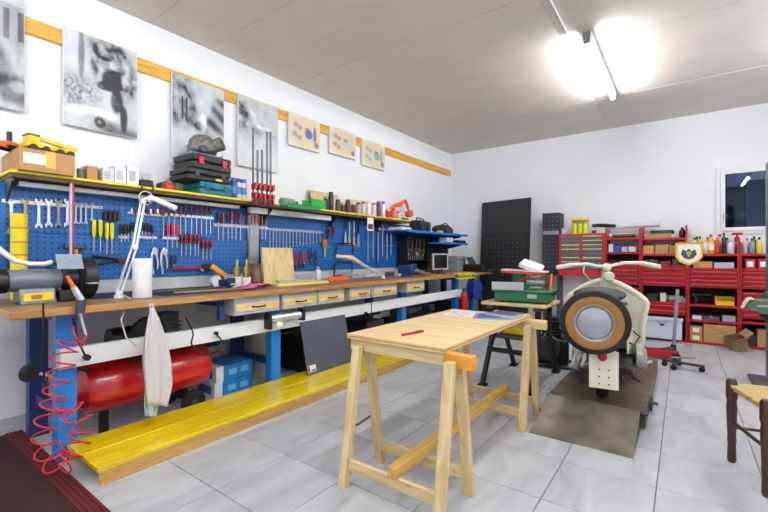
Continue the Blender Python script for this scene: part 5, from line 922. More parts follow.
# green tray, bottles, block plane etc.
ya, yb = PX(279, 205, -3.31).y, PX(312, 210, -3.31).y
bin_('long green plastic tray hooked on the yellow shelf edge', -3.235, (ya+yb)/2, 1.672, 0.12, yb-ya, 0.035, 0, '#1c8f3c', 'tray', 'tray')
p = PX(289, 196, -3.42); t = T('sage_bottle', 'sage green plastic bottle lying on its side above the green tray', 'bottle', (-3.44, p.y, SZ), w=True); t.p('body', MB().tube([(-3.44, p.y-0.10, SZ+0.046), (-3.44, p.y-0.085, SZ+0.046), (-3.44, p.y+0.06, SZ+0.046), (-3.44, p.y+0.10, SZ+0.05)], [0.03, 0.045, 0.045, 0.018], 16), pm('#6f9a7a', 0.4)); t.p('cap', MB().cyl((-3.44, p.y+0.10, SZ+0.05), (-3.44, p.y+0.13, SZ+0.052), 0.018, n=12), M_DGREY)
p = PX(312, 200, -3.42); bin_('bright green plastic bin on the yellow shelf', -3.42, p.y+0.03, SZ, 0.16, 0.22, 0.10, 0, '#18b030')
for k, (u, h, lab) in enumerate(((311.5, 0.2, 'thin black stick standing in the bright green bin'),)):
    p = PX(u, 190, -3.45); solo('stick', MB().tube([(-3.45, p.y, SZ+0.012), (-3.46, p.y-0.02, SZ+h)], 0.006, 6), M_BLACK, lab, 'stick')
for k, (u0, u1, h, lab) in enumerate(((312, 341, 0.27, 'pale plywood offcut leaning on the wall behind the green bin'), (350, 376, 0.24, 'pale plywood offcut leaning on the wall behind the spray cans'))):
    y0, y1 = PX(u0, 200, -3.6).y, PX(u1, 200, -3.6).y; mb = MB(); mb.prism([(-3.60, SZ), (-3.585, SZ), (-3.655, SZ+h), (-3.67, SZ+h)], 'Y', y0, y1); solo('plywood_offcut', mb, M_PLY, lab, 'board', bev=0.002)
SH = [(326, 0.13, '#3a3b40', '#8b8d90', 'grey jar with pale lid behind the green bin'), (331, 0.19, '#2c2d31', '#2c2d31', 'tall thin black can right of the green bin'), (338, 0.12, '#47604a', '#22262a', 'dull green tin in the cluster on the shelf'), (343, 0.10, '#5a4636', '#b9bec5', 'brown tin in the cluster on the shelf'), (348, 0.13, '#43464d', '#1c1c20', 'charcoal can in the cluster on the shelf'), (353.5, 0.12, '#6d2a2c', '#d0d3d8', 'dark red can in the cluster on the shelf'), (358.5, 0.13, '#b9bcc2', '#3a3d42', 'silver can with dark cap in the cluster on the shelf'), (363.5, 0.15, '#d3d5da', '#c01324', 'white can with red cap in the cluster on the shelf'), (368.5, 0.17, '#e6e8ec', '#d7dade', 'tall white can above the paper tag'), (374, 0.15, '#e8d9dc', '#c26a78', 'pinkish can right of the paper tag'), (378.5, 0.18, '#5b3a7a', '#6a4a88', 'tall violet can on the shelf'), (383, 0.19, '#e4e5ea', '#3a7ac0', 'tall white can with blue cap on the shelf'), (388.5, 0.11, '#d83a44', '#e8e8e8', 'short red can with white cap on the shelf'), (394, 0.12, '#e47a86', '#c01324', 'pink can with red cap on the shelf'), (399, 0.10, '#ece6e2', '#d0555e', 'short white can with pink cap at the shelf end')]
for u, h, c, cap, lab in SH:
    x = -3.40 if u % 2 else -3.36; spray(lab, x, PX(u, 210, x).y, SZ, h*1.22, 0.033, c, cap)
# orange toy excavator arm at the shelf end
rail(366, 393, 227, 230, 'grey strip of bar chisels under the end of the shelf', M_LGREY)
p = PX(398, 215, -3.42); t = T('toy_excavator', 'orange toy excavator with bent arm at the end of the yellow shelf', 'toy', (-3.57, PX(400, 215, -3.57).y, SZ)); t.e.scale = (1.5, 1.5, 1.5); MO = pm('#e0661c', 0.45)
t.p('track', MB().box(-0.06, -0.035, -0.08, 0.08, 0, 0.035).box(0.035, 0.06, -0.08, 0.08, 0, 0.035), M_BLACK, bev=0.01); t.p('cab', MB().box(-0.045, 0.045, -0.09, 0.03, 0.035, 0.09), pm('#d9dbde', 0.4), bev=0.008); 
t.p('boom', MB().tube([(0, -0.18, 0.10), (0, -0.10, 0.155), (0, 0.02, 0.19), (0, 0.10, 0.235)], [0.014, 0.02, 0.02, 0.014], 8), MO); t.p('dipper', MB().tube([(0, 0.10, 0.235), (0, 0.14, 0.18), (0, 0.17, 0.12)], [0.014, 0.016, 0.012], 8), MO); t.p('bucket', MB().prism([(0.13, 0.12), (0.20, 0.14), (0.22, 0.08), (0.17, 0.06), (0.12, 0.08)], 'X', -0.03, 0.03), MO, bev=0.004); t.p('counterweight', MB().box(-0.05, 0.05, -0.20, -0.09, 0.035, 0.105), MO, bev=0.01)
# ---------------------------------------------------------------- bench grinder
t = T('bench_grinder', 'grey double-ended bench grinder with black wheel guards at the end of the bench', 'grinder', (-3.12, 0.73, BZ)); MGG = pm('#6f7880', 0.4, 0.2)
t.p('base', MB().prism([(-0.10, 0), (0.10, 0), (0.075, 0.03), (0.055, 0.09), (-0.055, 0.09), (-0.075, 0.03)], 'Y', -0.10, 0.07), MGG, bev=0.008)
t.p('motor', MB().lathe([(0.03, -0.165), (0.052, -0.16), (0.062, -0.13), (0.066, -0.06), (0.066, 0.06), (0.062, 0.11), (0.045, 0.14), (0.03, 0.145)], (0, -0.02, 0.135), 'Y', 24), MGG)
t.p('rating_plate', MB().box(0.078, 0.084, -0.085, 0.055, 0.018, 0.062), M_YEL, bev=0.002, label='yellow warning label')
t.p('rating_print', MB().box(0.0842, 0.0848, -0.05, 0.0, 0.028, 0.052), pm('#b86a2a', 0.5))
for s in (-1, 1):
    y = 0.245*s - 0.005; g = t.p('wheel_guard', MB().lathe([(0.02, -0.038), (0.122, -0.038), (0.132, -0.03), (0.132, 0.03), (0.122, 0.038), (0.02, 0.038)], (0, y, 0.140), 'Y', 28), M_BLACK)
    t.p('shaft_shroud', MB().lathe([(0.05, -0.05), (0.07, -0.03), (0.07, 0.03), (0.05, 0.05)], (0, s*0.165-0.01, 0.135), 'Y', 20), M_BLACK)
    t.p('grinding_wheel', MB().lathe([(0.0005, -0.042), (0.085, -0.042), (0.09, -0.036), (0.09, 0.036), (0.085, 0.042), (0.0005, 0.042)], (0.012, y, 0.130), 'Y', 26), pm('#1f1f22', 0.8, bump=0.4, scale=120), g); t.p('flange', MB().lathe([(0.0005, -0.05), (0.048, -0.05), (0.05, -0.04), (0.05, 0.04), (0.048, 0.05), (0.0005, 0.05)], (0.012, y, 0.130), 'Y', 20), M_DGREY, g); t.p('nut', MB().cyl((0.012, y-0.062, 0.130), (0.012, y+0.062, 0.130), 0.012, n=6), M_STEEL, g)
    t.p('tool_rest', MB().box(0.115, 0.165, y-0.035, y+0.035, 0.105, 0.113).box(0.06, 0.12, y-0.012, y+0.0, 0.09, 0.105), M_STEEL, bev=0.002)
ms, msn, msb = new_mat('clear_plastic'); msb.inputs['Base Color'].default_value = lin('#aeb9c4'); msb.inputs['Alpha'].default_value = 0.55; msb.inputs['Roughness'].default_value = 0.15
t.p('switch_box', MB().box(-0.03, 0.09, 0.08, 0.20, 0.0, 0.07), M_BLACK, bev=0.008)
t.p('eye_shield', MB().cb((0.13, 0.12, 0.245), (0.004, 0.13, 0.10), (0, -0.5, 0)), ms); t.p('shield_arm', MB().tube([(0.06, 0.14, 0.2), (0.10, 0.14, 0.25), (0.13, 0.12, 0.25)], 0.005, 6), M_DSTEEL)
# air gun hanging on the grinder side with coiled hose
p0 = Vector((-2.93, 0.905, 1.0))
t = T('air_blow_gun', 'grey air gun with orange trigger hanging at the bench edge', 'air gun', (-2.69, 0.80, 0.74), w=True)
ga = PX(67, 276, -2.67); gb_ = PX(81, 300, -2.67); gc = PX(80, 313, -2.67); gd = PX(86, 336, -2.67)
t.p('nozzle', MB().tube([ga, ga.lerp(gb_, 0.5)], [0.008, 0.012], 8), M_ORG); t.p('body', MB().tube([ga.lerp(gb_, 0.45), gb_], [0.014, 0.019], 10), M_STEEL); t.p('cup', MB().tube([gb_, gc], [0.026, 0.022], 14), pm('#4b4e53', 0.4, 0.4)); t.p('coupling', MB().tube([gc, gc.lerp(gd, 0.4), gd], [0.008, 0.007, 0.006], 8), M_LGREY)
# coiled red hose
def hose_pts():
    path = [PX(86, 336, -2.66), PX(75, 338, -2.66), PX(66, 350, -2.66), PX(62, 368, -2.67), PX(57, 388, -2.67), PX(53, 405, -2.67), PX(47, 425, -2.66), PX(46, 444, -2.63), PX(52, 459, -2.60), PX(62, 464, -2.58), PX(72, 455, -2.58), PX(79, 440, -2.58), PX(83, 428, -2.59), PX(76, 414, -2.62), PX(66, 408, -2.65), PX(60, 414, -2.70)]
    out = []; n = 540; m = len(path) - 1; turns = 18; prev = None
    for i in range(n + 1):
        f = i / n * m; k = min(int(f), m - 1); g = f - k
        a, b = path[k], path[k+1]; p_1 = path[max(k-1, 0)]; p2 = path[min(k+2, m)]
        q = 0.5 * ((2*a) + (b - p_1)*g + (2*p_1 - 5*a + 4*b - p2)*g*g + (3*a - p_1 - 3*b + p2)*g**3)
        d = ((b - p_1) + 2*(2*p_1 - 5*a + 4*b - p2)*g + 3*(3*a - p_1 - 3*b + p2)*g*g).normalized(); u = d.cross(Vector((1, 0, 0))).normalized(); w_ = d.cross(u)
        prev = u; th = 2*math.pi*turns*i/n; r = 0.056 * min(1, i/25, (n-i)/25 + 0.2)
        out.append(q + u*math.cos(th)*r + Vector((1, 0, 0))*math.sin(th)*r*0.95)
    return out
hp = hose_pts(); hp = [Vector((p.x, p.y, max(p.z, 0.02))) for p in hp]
solo('coiled_air_hose', MB().tube(hp, 0.0045, 6), pm('#c8232c', 0.35), 'red coiled air hose dangling in front of the blue bench leg', 'hose', ang=80)
t = T('rubber_pad', 'black round pad on a chrome bracket clamped to the bench leg', 'pad', PX(40, 383, -2.93), w=True); c0 = PX(29, 373, -2.90); c1 = PX(45, 374, -2.93); c2 = PX(57, 378, -2.93)
t.p('pad', MB().lathe([(0.0005, -0.018), (0.045, -0.016), (0.05, 0), (0.045, 0.016), (0.0005, 0.018)], (0, 0, 0), 'X', 20, Matrix.Translation(c0) @ Euler((0.2, 0, 0.5)).to_matrix().to_4x4()), M_RUB); t.p('bracket', MB().tube([c0, c0.lerp(c1, 0.6), c1, c2], 0.010, 8).tube([c1, c1 + Vector((0, 0.0, -0.05)), c2 + Vector((0, 0, -0.05)), c2], 0.007, 8), M_CHROME)
for k, (pts, lab, r) in enumerate((([PX(43, 303, -2.68), PX(44, 330, -2.68), PX(43, 360, -2.72), PX(45, 384, -2.80)], 'black power cable hanging from the bench grinder', 0.005), ([PX(73, 318, -2.69), PX(78, 340, -2.72), PX(86, 357, -2.82)], 'short black cable running from the grinder into the white trunking', 0.006), ([PX(186, 318, -2.80), PX(193, 333, -2.72), PX(192, 345, -2.72), PX(205, 355, -2.74), PX(218, 350, -2.76), PX(221, 340, -2.80), PX(215, 333, -2.83)], 'black looped power cable plugged into the white trunking', 0.006), ([PX(371, 289, -2.69), PX(371.5, 310, -2.78), PX(370, 316, -2.80), PX(366, 318, -2.80), PX(365, 313, -2.82)], 'thin black cable hanging over the small drawers', 0.005))):
    t = T('power_cable', lab, 'cable', pts[-1], w=True)
    sm = []
    for i in range(len(pts)-1):
        p_1, a, b, p2 = pts[max(i-1, 0)], pts[i], pts[i+1], pts[min(i+2, len(pts)-1)]
        for g in (0, 0.2, 0.4, 0.6, 0.8): sm.append(0.5 * ((2*a) + (b - p_1)*g + (2*p_1 - 5*a + 4*b - p2)*g*g + (3*a - p_1 - 3*b + p2)*g**3))
    sm.append(pts[-1]); t.p('wire', MB().tube(sm, r, 6), M_BLACK)
    e_ = pts[-1]; t.p('plug', MB().cyl(e_, e_ + Vector((0.03, 0, 0)), 0.018 if k == 1 else 0.013, n=12), M_BLACK)
# black-white power strip box in front of trunking
p = PX(284, 325, -2.80); t = T('power_strip', 'black and chrome power socket strip hung on the white trunking', 'power strip', (-2.80, p.y, 0.60)); q = PX(266, 325, -2.8).y - p.y; r_ = PX(302, 325, -2.8).y - p.y
t.p('chrome_cover', MB().tube([(0, q+0.03, 0.05), (0, r_-0.02, 0.05)], 0.038, 14), M_CHROME); t.p('end_plate', MB().box(-0.03, 0.05, q, q+0.03, -0.03, 0.1), M_BLACK, bev=0.006); t.p('end_plate', MB().box(-0.03, 0.05, r_-0.03, r_, 0.0, 0.1), M_BLACK, bev=0.006); t.p('white_knob', MB().cyl((0.03, q+0.09, -0.005), (0.06, q+0.13, -0.005), 0.032, n=14), M_CREAM); t.p('wire_loop', MB().tube([(0, r_-0.08, 0.085), (0.01, r_-0.05, 0.115), (0, r_, 0.1), (0, r_+0.02, 0.06)], 0.006, 6), M_BLACK)
# white hose, yellow tin and small things by the grinder
hp2 = [PX(-8, 243, -3.22), PX(4, 253, -3.2), PX(15, 261, -3.18), PX(30, 264, -3.17), PX(44, 264, -3.17), PX(52, 262, -3.17)]
t = T('suction_hose', 'white plastic hose curving over the bench grinder', 'hose', hp2[-1], w=True); t.p('tube', MB().tube(hp2, 0.015, 10), M_CREAM); t.p('collar', MB().tube([hp2[-1], hp2[-1] + Vector((0, 0.04, 0.0))], 0.019, 12), M_DGREY)
q = PX(19, 258, -3.38); tin('tall yellow cylinder with faded red print standing behind the grinder', -3.40, q.y+0.004, BZ, 0.545, 0.042, '#ead41c', '#c9b04a', None, 'canister', 'yellow_canister')
e_ = bpy.data.objects['yellow_canister']
for z in (0.28, 0.36, 0.45):
    o = put('printed_band', MB().lathe([(0.0427, z), (0.0427, z+0.012)], n=20).mesh('printed_band', pm('#d58a2a', 0.5)), e_)
t = T('tape_measure', 'black and yellow tape measure on the bench behind the grinder', 'tape measure', (-3.36, PX(48, 258, -3.34).y, BZ+0.0)); t.p('stand_block', MB().box(-0.05, 0.05, -0.05, 0.05, 0, 0.12), M_DGREY, bev=0.006); t.p('case', MB().lathe([(0.0005, -0.018), (0.038, -0.018), (0.042, -0.012), (0.042, 0.012), (0.038, 0.018), (0.0005, 0.018)], (0.03, 0.0, 0.165), 'X', 18), M_BLACK); t.p('face', MB().lathe([(0.0005, 0.02), (0.026, 0.02), (0.028, 0.018)], (0.03, 0.0, 0.165), 'X', 16), M_YEL)
p = PX(78, 262, -3.44); t = T('hammer', 'wooden-handled hammer hanging on the tool panel behind the grinder', 'hammer', (TX+0.02, p.y, p.z-0.06), w=True); t.p('handle', MB().tube([(TX+0.02, p.y+0.01, p.z-0.06), (TX+0.02, p.y-0.005, p.z+0.10)], [0.014, 0.010], 8), wood('#d7a95e', '#c08f45', 'Z', knots=0)); t.p('head', MB().box(TX+0.005, TX+0.035, p.y-0.075, p.y+0.06, p.z+0.09, p.z+0.122), M_DSTEEL, bev=0.006)
# ---------------------------------------------------------------- desk lamp
b0 = PZ(119, 298, BZ); xk = b0.x
j0, j1, j2 = PX(119, 293, xk), PX(134.5, 247, xk+0.02), PX(143, 201, xk+0.02)
t = T('desk_lamp', 'white spring-arm desk lamp clamped to the bench beside the paper roll', 'lamp', b0, w=True)
t.p('clamp', MB().cyl(b0, b0 + Vector((0, 0, 0.02)), 0.03, n=14).cyl(b0 + Vector((0, 0, 0.02)), j0, 0.012, n=10), M_WPL)
for dy in (-0.012, 0.012): t.p('lower_arm', MB().tube([j0 + Vector((dy*0.5, dy, 0)), j1 + Vector((dy*0.5, dy, 0))], 0.006, 6), M_WPL)
for dy in (-0.010, 0.010): t.p('upper_arm', MB().tube([j1 + Vector((dy*0.5, dy, 0)), j2 + Vector((dy*0.5, dy, 0))], 0.008, 6), M_WPL)
for j in (j0, j1, j2): t.p('joint', MB().cyl(j + Vector((-0.016, 0, 0)), j + Vector((0.016, 0, 0)), 0.018, n=12), M_WPL)
for dy in (-0.02, 0.02): t.p('spring', MB().tube([j0.lerp(j1, 0.1) + Vector((0, dy, 0)), j0.lerp(j1, 0.6) + Vector((0, dy, 0))], 0.005, 6), M_LGREY)
h0, h1 = PX(150, 199, xk+0.06), PX(176, 210, xk+0.12); dd = (h1-h0)
mb = MB(); side = dd.cross(Vector((0, 0, 1))).normalized(); upv = side.cross(dd).normalized()
def shade(i, j):
    th = math.pi * (j - 0.5) * 1.1; w_ = 0.028 + 0.016*i
    return h0 + dd*i + side*w_*math.sin(th) + upv*(0.028*math.cos(th))
mb.grid(shade, 6, 10); sh = t.p('shade', mb, M_WPL, thick=0.004); t.p('shade_end', MB().ell(tuple(h0), (0.025, 0.02, 0.025)), M_WPL, sh); t.p('lamp_neck', MB().tube([j2, j2.lerp(h0, 0.5) + Vector((0, 0, 0.01)), h0], 0.010, 8), M_WPL)
t.p('cable_loop', MB().torus(j2 + Vector((0.02, 0.01, 0.02)), 'X', 0.045, 0.0035, 24, 6), M_CREAM)
t.p('cord', MB().tube([j0, j0 + Vector((0.12, 0.02, -0.03)), PX(121, 320, -2.69), PX(126, 337, -2.69), PX(136, 346, -2.72)], 0.004, 6), pm('#d8d0b4', 0.6))
# paper roll
q = PZ(142.5, 298, BZ); t = T('paper_roll', 'white roll of paper towel standing on the bench beside the desk lamp', 'paper roll', (q.x-0.05, q.y+0.02, BZ)); t.p('paper', MB().lathe([(0.018, 0), (0.056, 0), (0.058, 0.004), (0.058, 0.258), (0.056, 0.262), (0.018, 0.262)], n=28), pm('#e9eaec', 0.9, var=0.03, bump=0.1)); t.p('core', MB().lathe([(0.017, 0.0), (0.017, 0.263), (0.015, 0.263), (0.015, 0.0)], n=18), M_CARD)
# bench mats, flat things
def slab(name, lab, cat, pts, z, h, mat, group=None):
    mb = MB(); mb.prism([(p.x, p.y) for p in pts], 'Z', z, z+h); return solo(name, mb, mat, lab, cat, group, bev=0.001)
slab('bench_mat', 'navy cutting mat covering the bench top behind the paper roll', 'mat', [Vector((-3.45, 1.36, 0)), Vector((-2.86, 1.36, 0)), Vector((-2.86, 2.05, 0)), Vector((-3.45, 2.05, 0))], BZ, 0.004, pm('#1d2646', 0.7))
slab('bench_mat', 'navy cutting mat on the bench top under the grinder wheel', 'mat', [Vector((-3.46, 0.99, 0)), Vector((-3.05, 0.99, 0)), Vector((-3.05, 1.34, 0)), Vector((-3.46, 1.34, 0))], BZ, 0.004, pm('#20305c', 0.7))
slab('wooden_slat', 'thin brown wooden slat lying on the navy mat', 'slat', [Vector((-3.05, 1.5, 0)), Vector((-3.0, 1.48, 0)), Vector((-2.9, 1.98, 0)), Vector((-2.95, 2.0, 0))], BZ+0.0042, 0.012, M_OAK)
slab('green_ruler', 'long green ruler lying on the navy mat', 'ruler', [Vector((-3.28, 1.45, 0)), Vector((-3.25, 1.45, 0)), Vector((-3.22, 1.95, 0)), Vector((-3.25, 1.95, 0))], BZ+0.0042, 0.006, pm('#2d7a52', 0.5))
# small vice
q = PZ(229, 290, BZ); t = T('bench_vice', 'small dark blue bench vice clamped beside the white cups', 'vice', (q.x-0.05, q.y, BZ)); t.p('base', MB().cyl((0, 0, 0), (0, 0, 0.03), 0.05, 0.04, 14), M_DKBLUE); t.p('body', MB().box(-0.06, 0.05, -0.03, 0.03, 0.03, 0.085), M_NAVY, bev=0.008); t.p('front_jaw', MB().box(0.065, 0.09, -0.035, 0.035, 0.03, 0.10), M_NAVY, bev=0.006); t.p('screw', MB().cyl((0.05, 0, 0.05), (0.15, 0, 0.05), 0.009, n=8), M_STEEL); t.p('handle', MB().cyl((0.145, -0.05, 0.05), (0.145, 0.05, 0.05), 0.005, n=6), M_STEEL)
t = T('tape_gun', 'orange yellow tape dispenser standing behind the small vice', 'tape gun', (-3.38, PX(220, 262, -3.36).y, BZ), w=False); t.p('frame', MB().cb((0, 0, 0.14), (0.03, 0.17, 0.045), (-0.6, 0, 0)), pm('#eaa41e', 0.45), bev=0.006); t.p('tape_roll', MB().lathe([(0.025, -0.022), (0.048, -0.022), (0.048, 0.022), (0.025, 0.022)], (0.0, -0.03, 0.049), 'X', 20), M_WPL); t.p('grip', MB().box(-0.012, 0.012, 0.02, 0.05, 0, 0.11), M_DGREY, bev=0.005)
for k, (u, h, lab) in enumerate(((236.5, 0.095, 'white cup of pencils beside the small vice'), (246, 0.085, 'white cup holding a yellow cutter'))):
    q = PZ(u, 286, BZ); y = q.y; x = -3.2; y = PX(u, 280, x).y
    t = T('pencil_cup', lab, 'cup', (x, y, BZ)); t.p('cup', MB().lathe([(0.04, 0), (0.044, h), (0.041, h), (0.038, 0.006), (0.0005, 0.006)], n=18), pm('#e8e9ea', 0.4))
    for j, (dx, dy, c, L) in enumerate(((0.01, -0.015, '#c49a4a', 0.2), (-0.01, 0.01, '#d8c21a', 0.24), (0.005, 0.018, '#3a7a3a', 0.21), (-0.015, -0.01, '#b04a3a', 0.19))):
        o = T(['pencil', 'marker', 'cutter_knife', 'pencil'][j], [['tan pencil in the cup by the vice', 'yellow marker in the cup by the vice', 'green-handled cutter in the cup by the vice', 'red pencil in the cup by the vice'], ['tan pencil in the farther cup', 'yellow marker in the farther cup', 'green-handled cutter in the farther cup', 'red pencil in the farther cup']][k][j], 'pencil', (x+dx*0.6, y+dy*0.6, BZ+0.008), w=False); rr = 0.006 + 0.003*(j in (1, 2))
        o.p('shaft', MB().tube([(0, 0, 0), (dx*0.8, dy*1.0, L*0.85)], rr, 7), pm(c, 0.5)); o.p('tip', MB().tube([(dx*0.8, dy*1.0, L*0.85), (dx*0.94, dy*1.17, L)], [rr, rr*0.6], 7), pm('#222226' if j != 1 else '#e8d820', 0.5))
q = PX(255, 282, -3.25); tin('rusty brown jar with lid beside the leaning pine board', -3.28, PX(255.5, 275, -3.28).y, BZ, 0.20, 0.048, '#5b4639', '#43342b', '#7a6353', 'jar', 'jar')
mb = MB().grid(lambda i, j: (-2.98 + 0.14*i + 0.02*math.sin(7*j), PX(240, 288, -2.9).y + 0.30*j, BZ + 0.008 + 0.028*abs(math.sin(3.1*i + 2*j))*math.sin(math.pi*j)**0.5 + 0.012*math.sin(9*j+4*i)**2), 12, 16); solo('pink_cloth', mb, pm('#d8578f', 0.9), 'crumpled pink cloth lying at the bench edge beside the cups', 'cloth', thick=0.005)
# leaning pine board + yellow board
y0, y1 = PX(262, 265, -3.30).y, PX(292.5, 265, -3.30).y
mb = MB(); mb.prism([(-3.29, BZ), (-3.262, BZ), (-3.302, BZ+0.36), (-3.33, BZ+0.36)], 'Y', y0, y1); solo('pine_board', mb, M_PINEZ, 'square pale pine board standing upright on the bench against the tools', 'board', bev=0.003)
solo('pine_prop', MB().box(-3.47, -3.345, y0+0.05, y0+0.09, BZ, BZ+0.2), M_PINE, 'short pine prop behind the square pine board', 'block')
slab('yellow_board', 'flat yellow-edged board lying on the bench before the pine board', 'board', [Vector((-3.24, 2.43, 0)), Vector((-2.96, 2.40, 0)), Vector((-2.93, 3.02, 0)), Vector((-3.22, 3.05, 0))], BZ, 0.022, wood('#e8dc7a', '#d8c850', 'Y', knots=0.1))
q = PX(278, 279, -3.2); solo('metal_bar', MB().box(-3.15, -3.11, 2.52, 3.0, BZ+0.0225, BZ+0.045), M_STEEL, 'grey square steel bar lying on the yellow board', 'bar', bev=0.003)
bottle('white glue bottle standing below the black pliers', -3.28, PX(318, 276, -3.28).y, BZ, 0.155, 0.033, '#e9eaec', '#c8cbd0')
t = T('orange_jigsaw', 'orange hand saw tool lying on the bench below the hacksaws', 'tool', (-3.05, PX(338, 278, -3.05).y, BZ)); t.p('body', MB().prism([(-0.16, 0.0), (0.15, 0.0), (0.17, 0.03), (0.08, 0.06), (-0.10, 0.05), (-0.17, 0.03)], 'X', -0.035, 0.035), M_ORG, bev=0.01); t.p('blade', MB().box(-0.003, 0.003, -0.26, -0.15, 0.005, 0.03), M_STEEL); t.p('grip_pad', MB().prism([(-0.06, 0.05), (0.06, 0.056), (0.05, 0.066), (-0.05, 0.062)], 'X', -0.02, 0.02), M_BLACK)
# magnifier lamp with beige arm
a = PX(336, 256, -3.22); b = PX(352, 258, -3.15); c = PX(360, 263, -3.1); d = PX(383, 276.5, -3.0); d.z = max(d.z, BZ+0.025)
t = T('magnifier_lamp', 'beige spring-arm lamp folded low over the bench beside the hacksaws', 'lamp', d - Vector((0, 0, d.z - BZ)), w=True)
t.p('base', MB().cyl(Vector((d.x, d.y, BZ)), d, 0.03, 0.015, 12), M_CREAM)
for dy in (-0.012, 0.012): t.p('arm', MB().tube([d + Vector((dy, dy, 0)), c + Vector((dy, dy, 0))], 0.007, 6), M_CREAM)
t.p('head', MB().tube([c, b, a], [0.02, 0.03, 0.018], 10), pm('#d9c79e', 0.5)); t.p('joint', MB().cyl(c + Vector((-0.02, 0, 0)), c + Vector((0.02, 0, 0)), 0.018, n=10), M_LGREY)
for k, (u, c_, s, lab) in enumerate(((357, '#b4b7bb', (0.10, 0.28, 0.03), 'grey steel bracket on the bench under the beige lamp'), (372, '#d8dade', (0.07, 0.30, 0.045), 'white plastic strip on the bench behind the beige lamp'), (392, '#5b5f66', (0.10, 0.2, 0.05), 'grey metal block on the bench past the beige lamp'), (398, '#e2e4e6', (0.06, 0.1, 0.09), 'small white box on the bench past the beige lamp'))):
    x = -3.34 if k != 3 else -3.15; y = PX(u, 275, x).y; t = T('bench_part', lab, 'part', (x, y, BZ)); t.p('body', MB().box(-s[0]/2, s[0]/2, -s[1]/2, s[1]/2, 0, s[2]), pm(c_, 0.45, 0.2), bev=0.006); t.p('bolt', MB().cyl((0, 0, s[2]), (0, 0, s[2]+0.012), 0.012, n=6), M_DSTEEL)
# ---------------------------------------------------------------- far end of the bench: blue shelves, monitor, clutter
for k, (za, lab, y0, y1) in enumerate(((1.55, 'upper blue steel shelf at the far end of the workbench', 4.75, 6.75), (1.40, 'lower blue steel shelf at the far end of the workbench', 5.72, 6.75))):
    t = T('steel_shelf', lab, 'shelf', (-3.4, (y0+y1)/2, za), w=True); t.p('plate', MB().box(-3.497, -3.12, y0, y1, za-0.02, za), M_BLUE, bev=0.003); t.p('front_lip', MB().box(-3.12, -3.108, y0, y1, za-0.03, za+0.006), M_BLUE, bev=0.002)
    for y in (5.95, y1-0.1): t.p('bracket', MB().prism([(-3.499, za-0.10), (-3.47, za-0.10), (-3.2, za-0.04), (-3.2, za-0.02), (-3.499, za-0.02)], 'Y', y-0.006, y+0.006), M_DKBLUE)
t = T('black_radio', 'black portable radio with round speaker on the upper blue shelf', 'radio', (-3.3, PX(423, 230, -3.2).y+0.08, 1.55), 0.2); t.p('body', MB().box(-0.10, 0.10, -0.22, 0.24, 0, 0.17), M_BLACK, bev=0.02)
for y in (-0.13, 0.13): t.p('speaker', MB().lathe([(0.06, 0.10), (0.065, 0.105), (0.05, 0.108), (0.02, 0.103), (0.0005, 0.106)], (0, y, 0.085), 'X', 20), M_DGREY)
t.p('handle', MB().tube([(0, -0.18, 0.16), (0, -0.15, 0.21), (0, 0.15, 0.21), (0, 0.18, 0.16)], 0.01, 8), M_BLACK)
t = T('tool_bag', 'black and brown soft tool bag on the upper blue shelf', 'bag', (-3.32, PX(446, 230, -3.25).y, 1.55)); t.p('bag', MB().ell((0, 0, 0.08), (0.14, 0.28, 0.08), 18, 10), pm('#2d2a2b', 0.8)); t.p('strap', MB().tube([(0.05, -0.15, 0.14), (0.06, 0, 0.185), (0.05, 0.15, 0.14)], 0.012, 8), pm('#5a4a40', 0.8)); t.p('pocket', MB().box(0.10, 0.15, -0.1, 0.12, 0.02, 0.09), pm('#4a3d38', 0.8), bev=0.01)
carton('small_pack', 'small yellow-green pack on the upper blue shelf edge', -3.15, PX(440, 233, -3.15).y, 1.55, 0.05, 0.12, 0.035, 0, pm('#d8e01a', 0.5), '#b8c010', 'pack')
carton('small_pack', 'white pack on the lower blue shelf', -3.25, PX(446, 240, -3.25).y, 1.40, 0.16, 0.22, 0.09, 0, pm('#e8e9ec', 0.5), '#c9ccd0', 'pack'); carton('small_pack', 'flat black pack on the lower blue shelf', -3.3, PX(458, 240, -3.3).y, 1.40, 0.16, 0.3, 0.06, 0, pm('#1d1e22', 0.5), '#333333', 'pack')
carton('small_pack', 'wide white paper stack at the near end of the upper blue shelf', -3.28, PX(402, 230, -3.25).y, 1.55, 0.22, 0.25, 0.04, 0, pm('#e2e4e8', 0.6), None, 'pack')
t = T('tool_rack', 'dark tool rack with rows of hanging tools before the blue shelves', 'rack', (-3.42, PX(413, 250, -3.4).y, BZ)); t.p('back', MB().box(-0.05, -0.03, -0.3, 0.3, 0.0, 0.58), pm('#1c1d22', 0.6)); t.p('ledge', MB().box(-0.03, 0.12, -0.3, 0.3, 0.20, 0.215).box(-0.03, 0.12, -0.3, 0.3, 0.56, 0.58), M_BLACK, bev=0.003); t.p('side', MB().box(-0.05, 0.12, -0.32, -0.30, 0, 0.58), M_BLACK); t.p('side', MB().box(-0.05, 0.12, 0.30, 0.32, 0, 0.58), M_BLACK)
e0 = PX(413, 250, -3.4).y
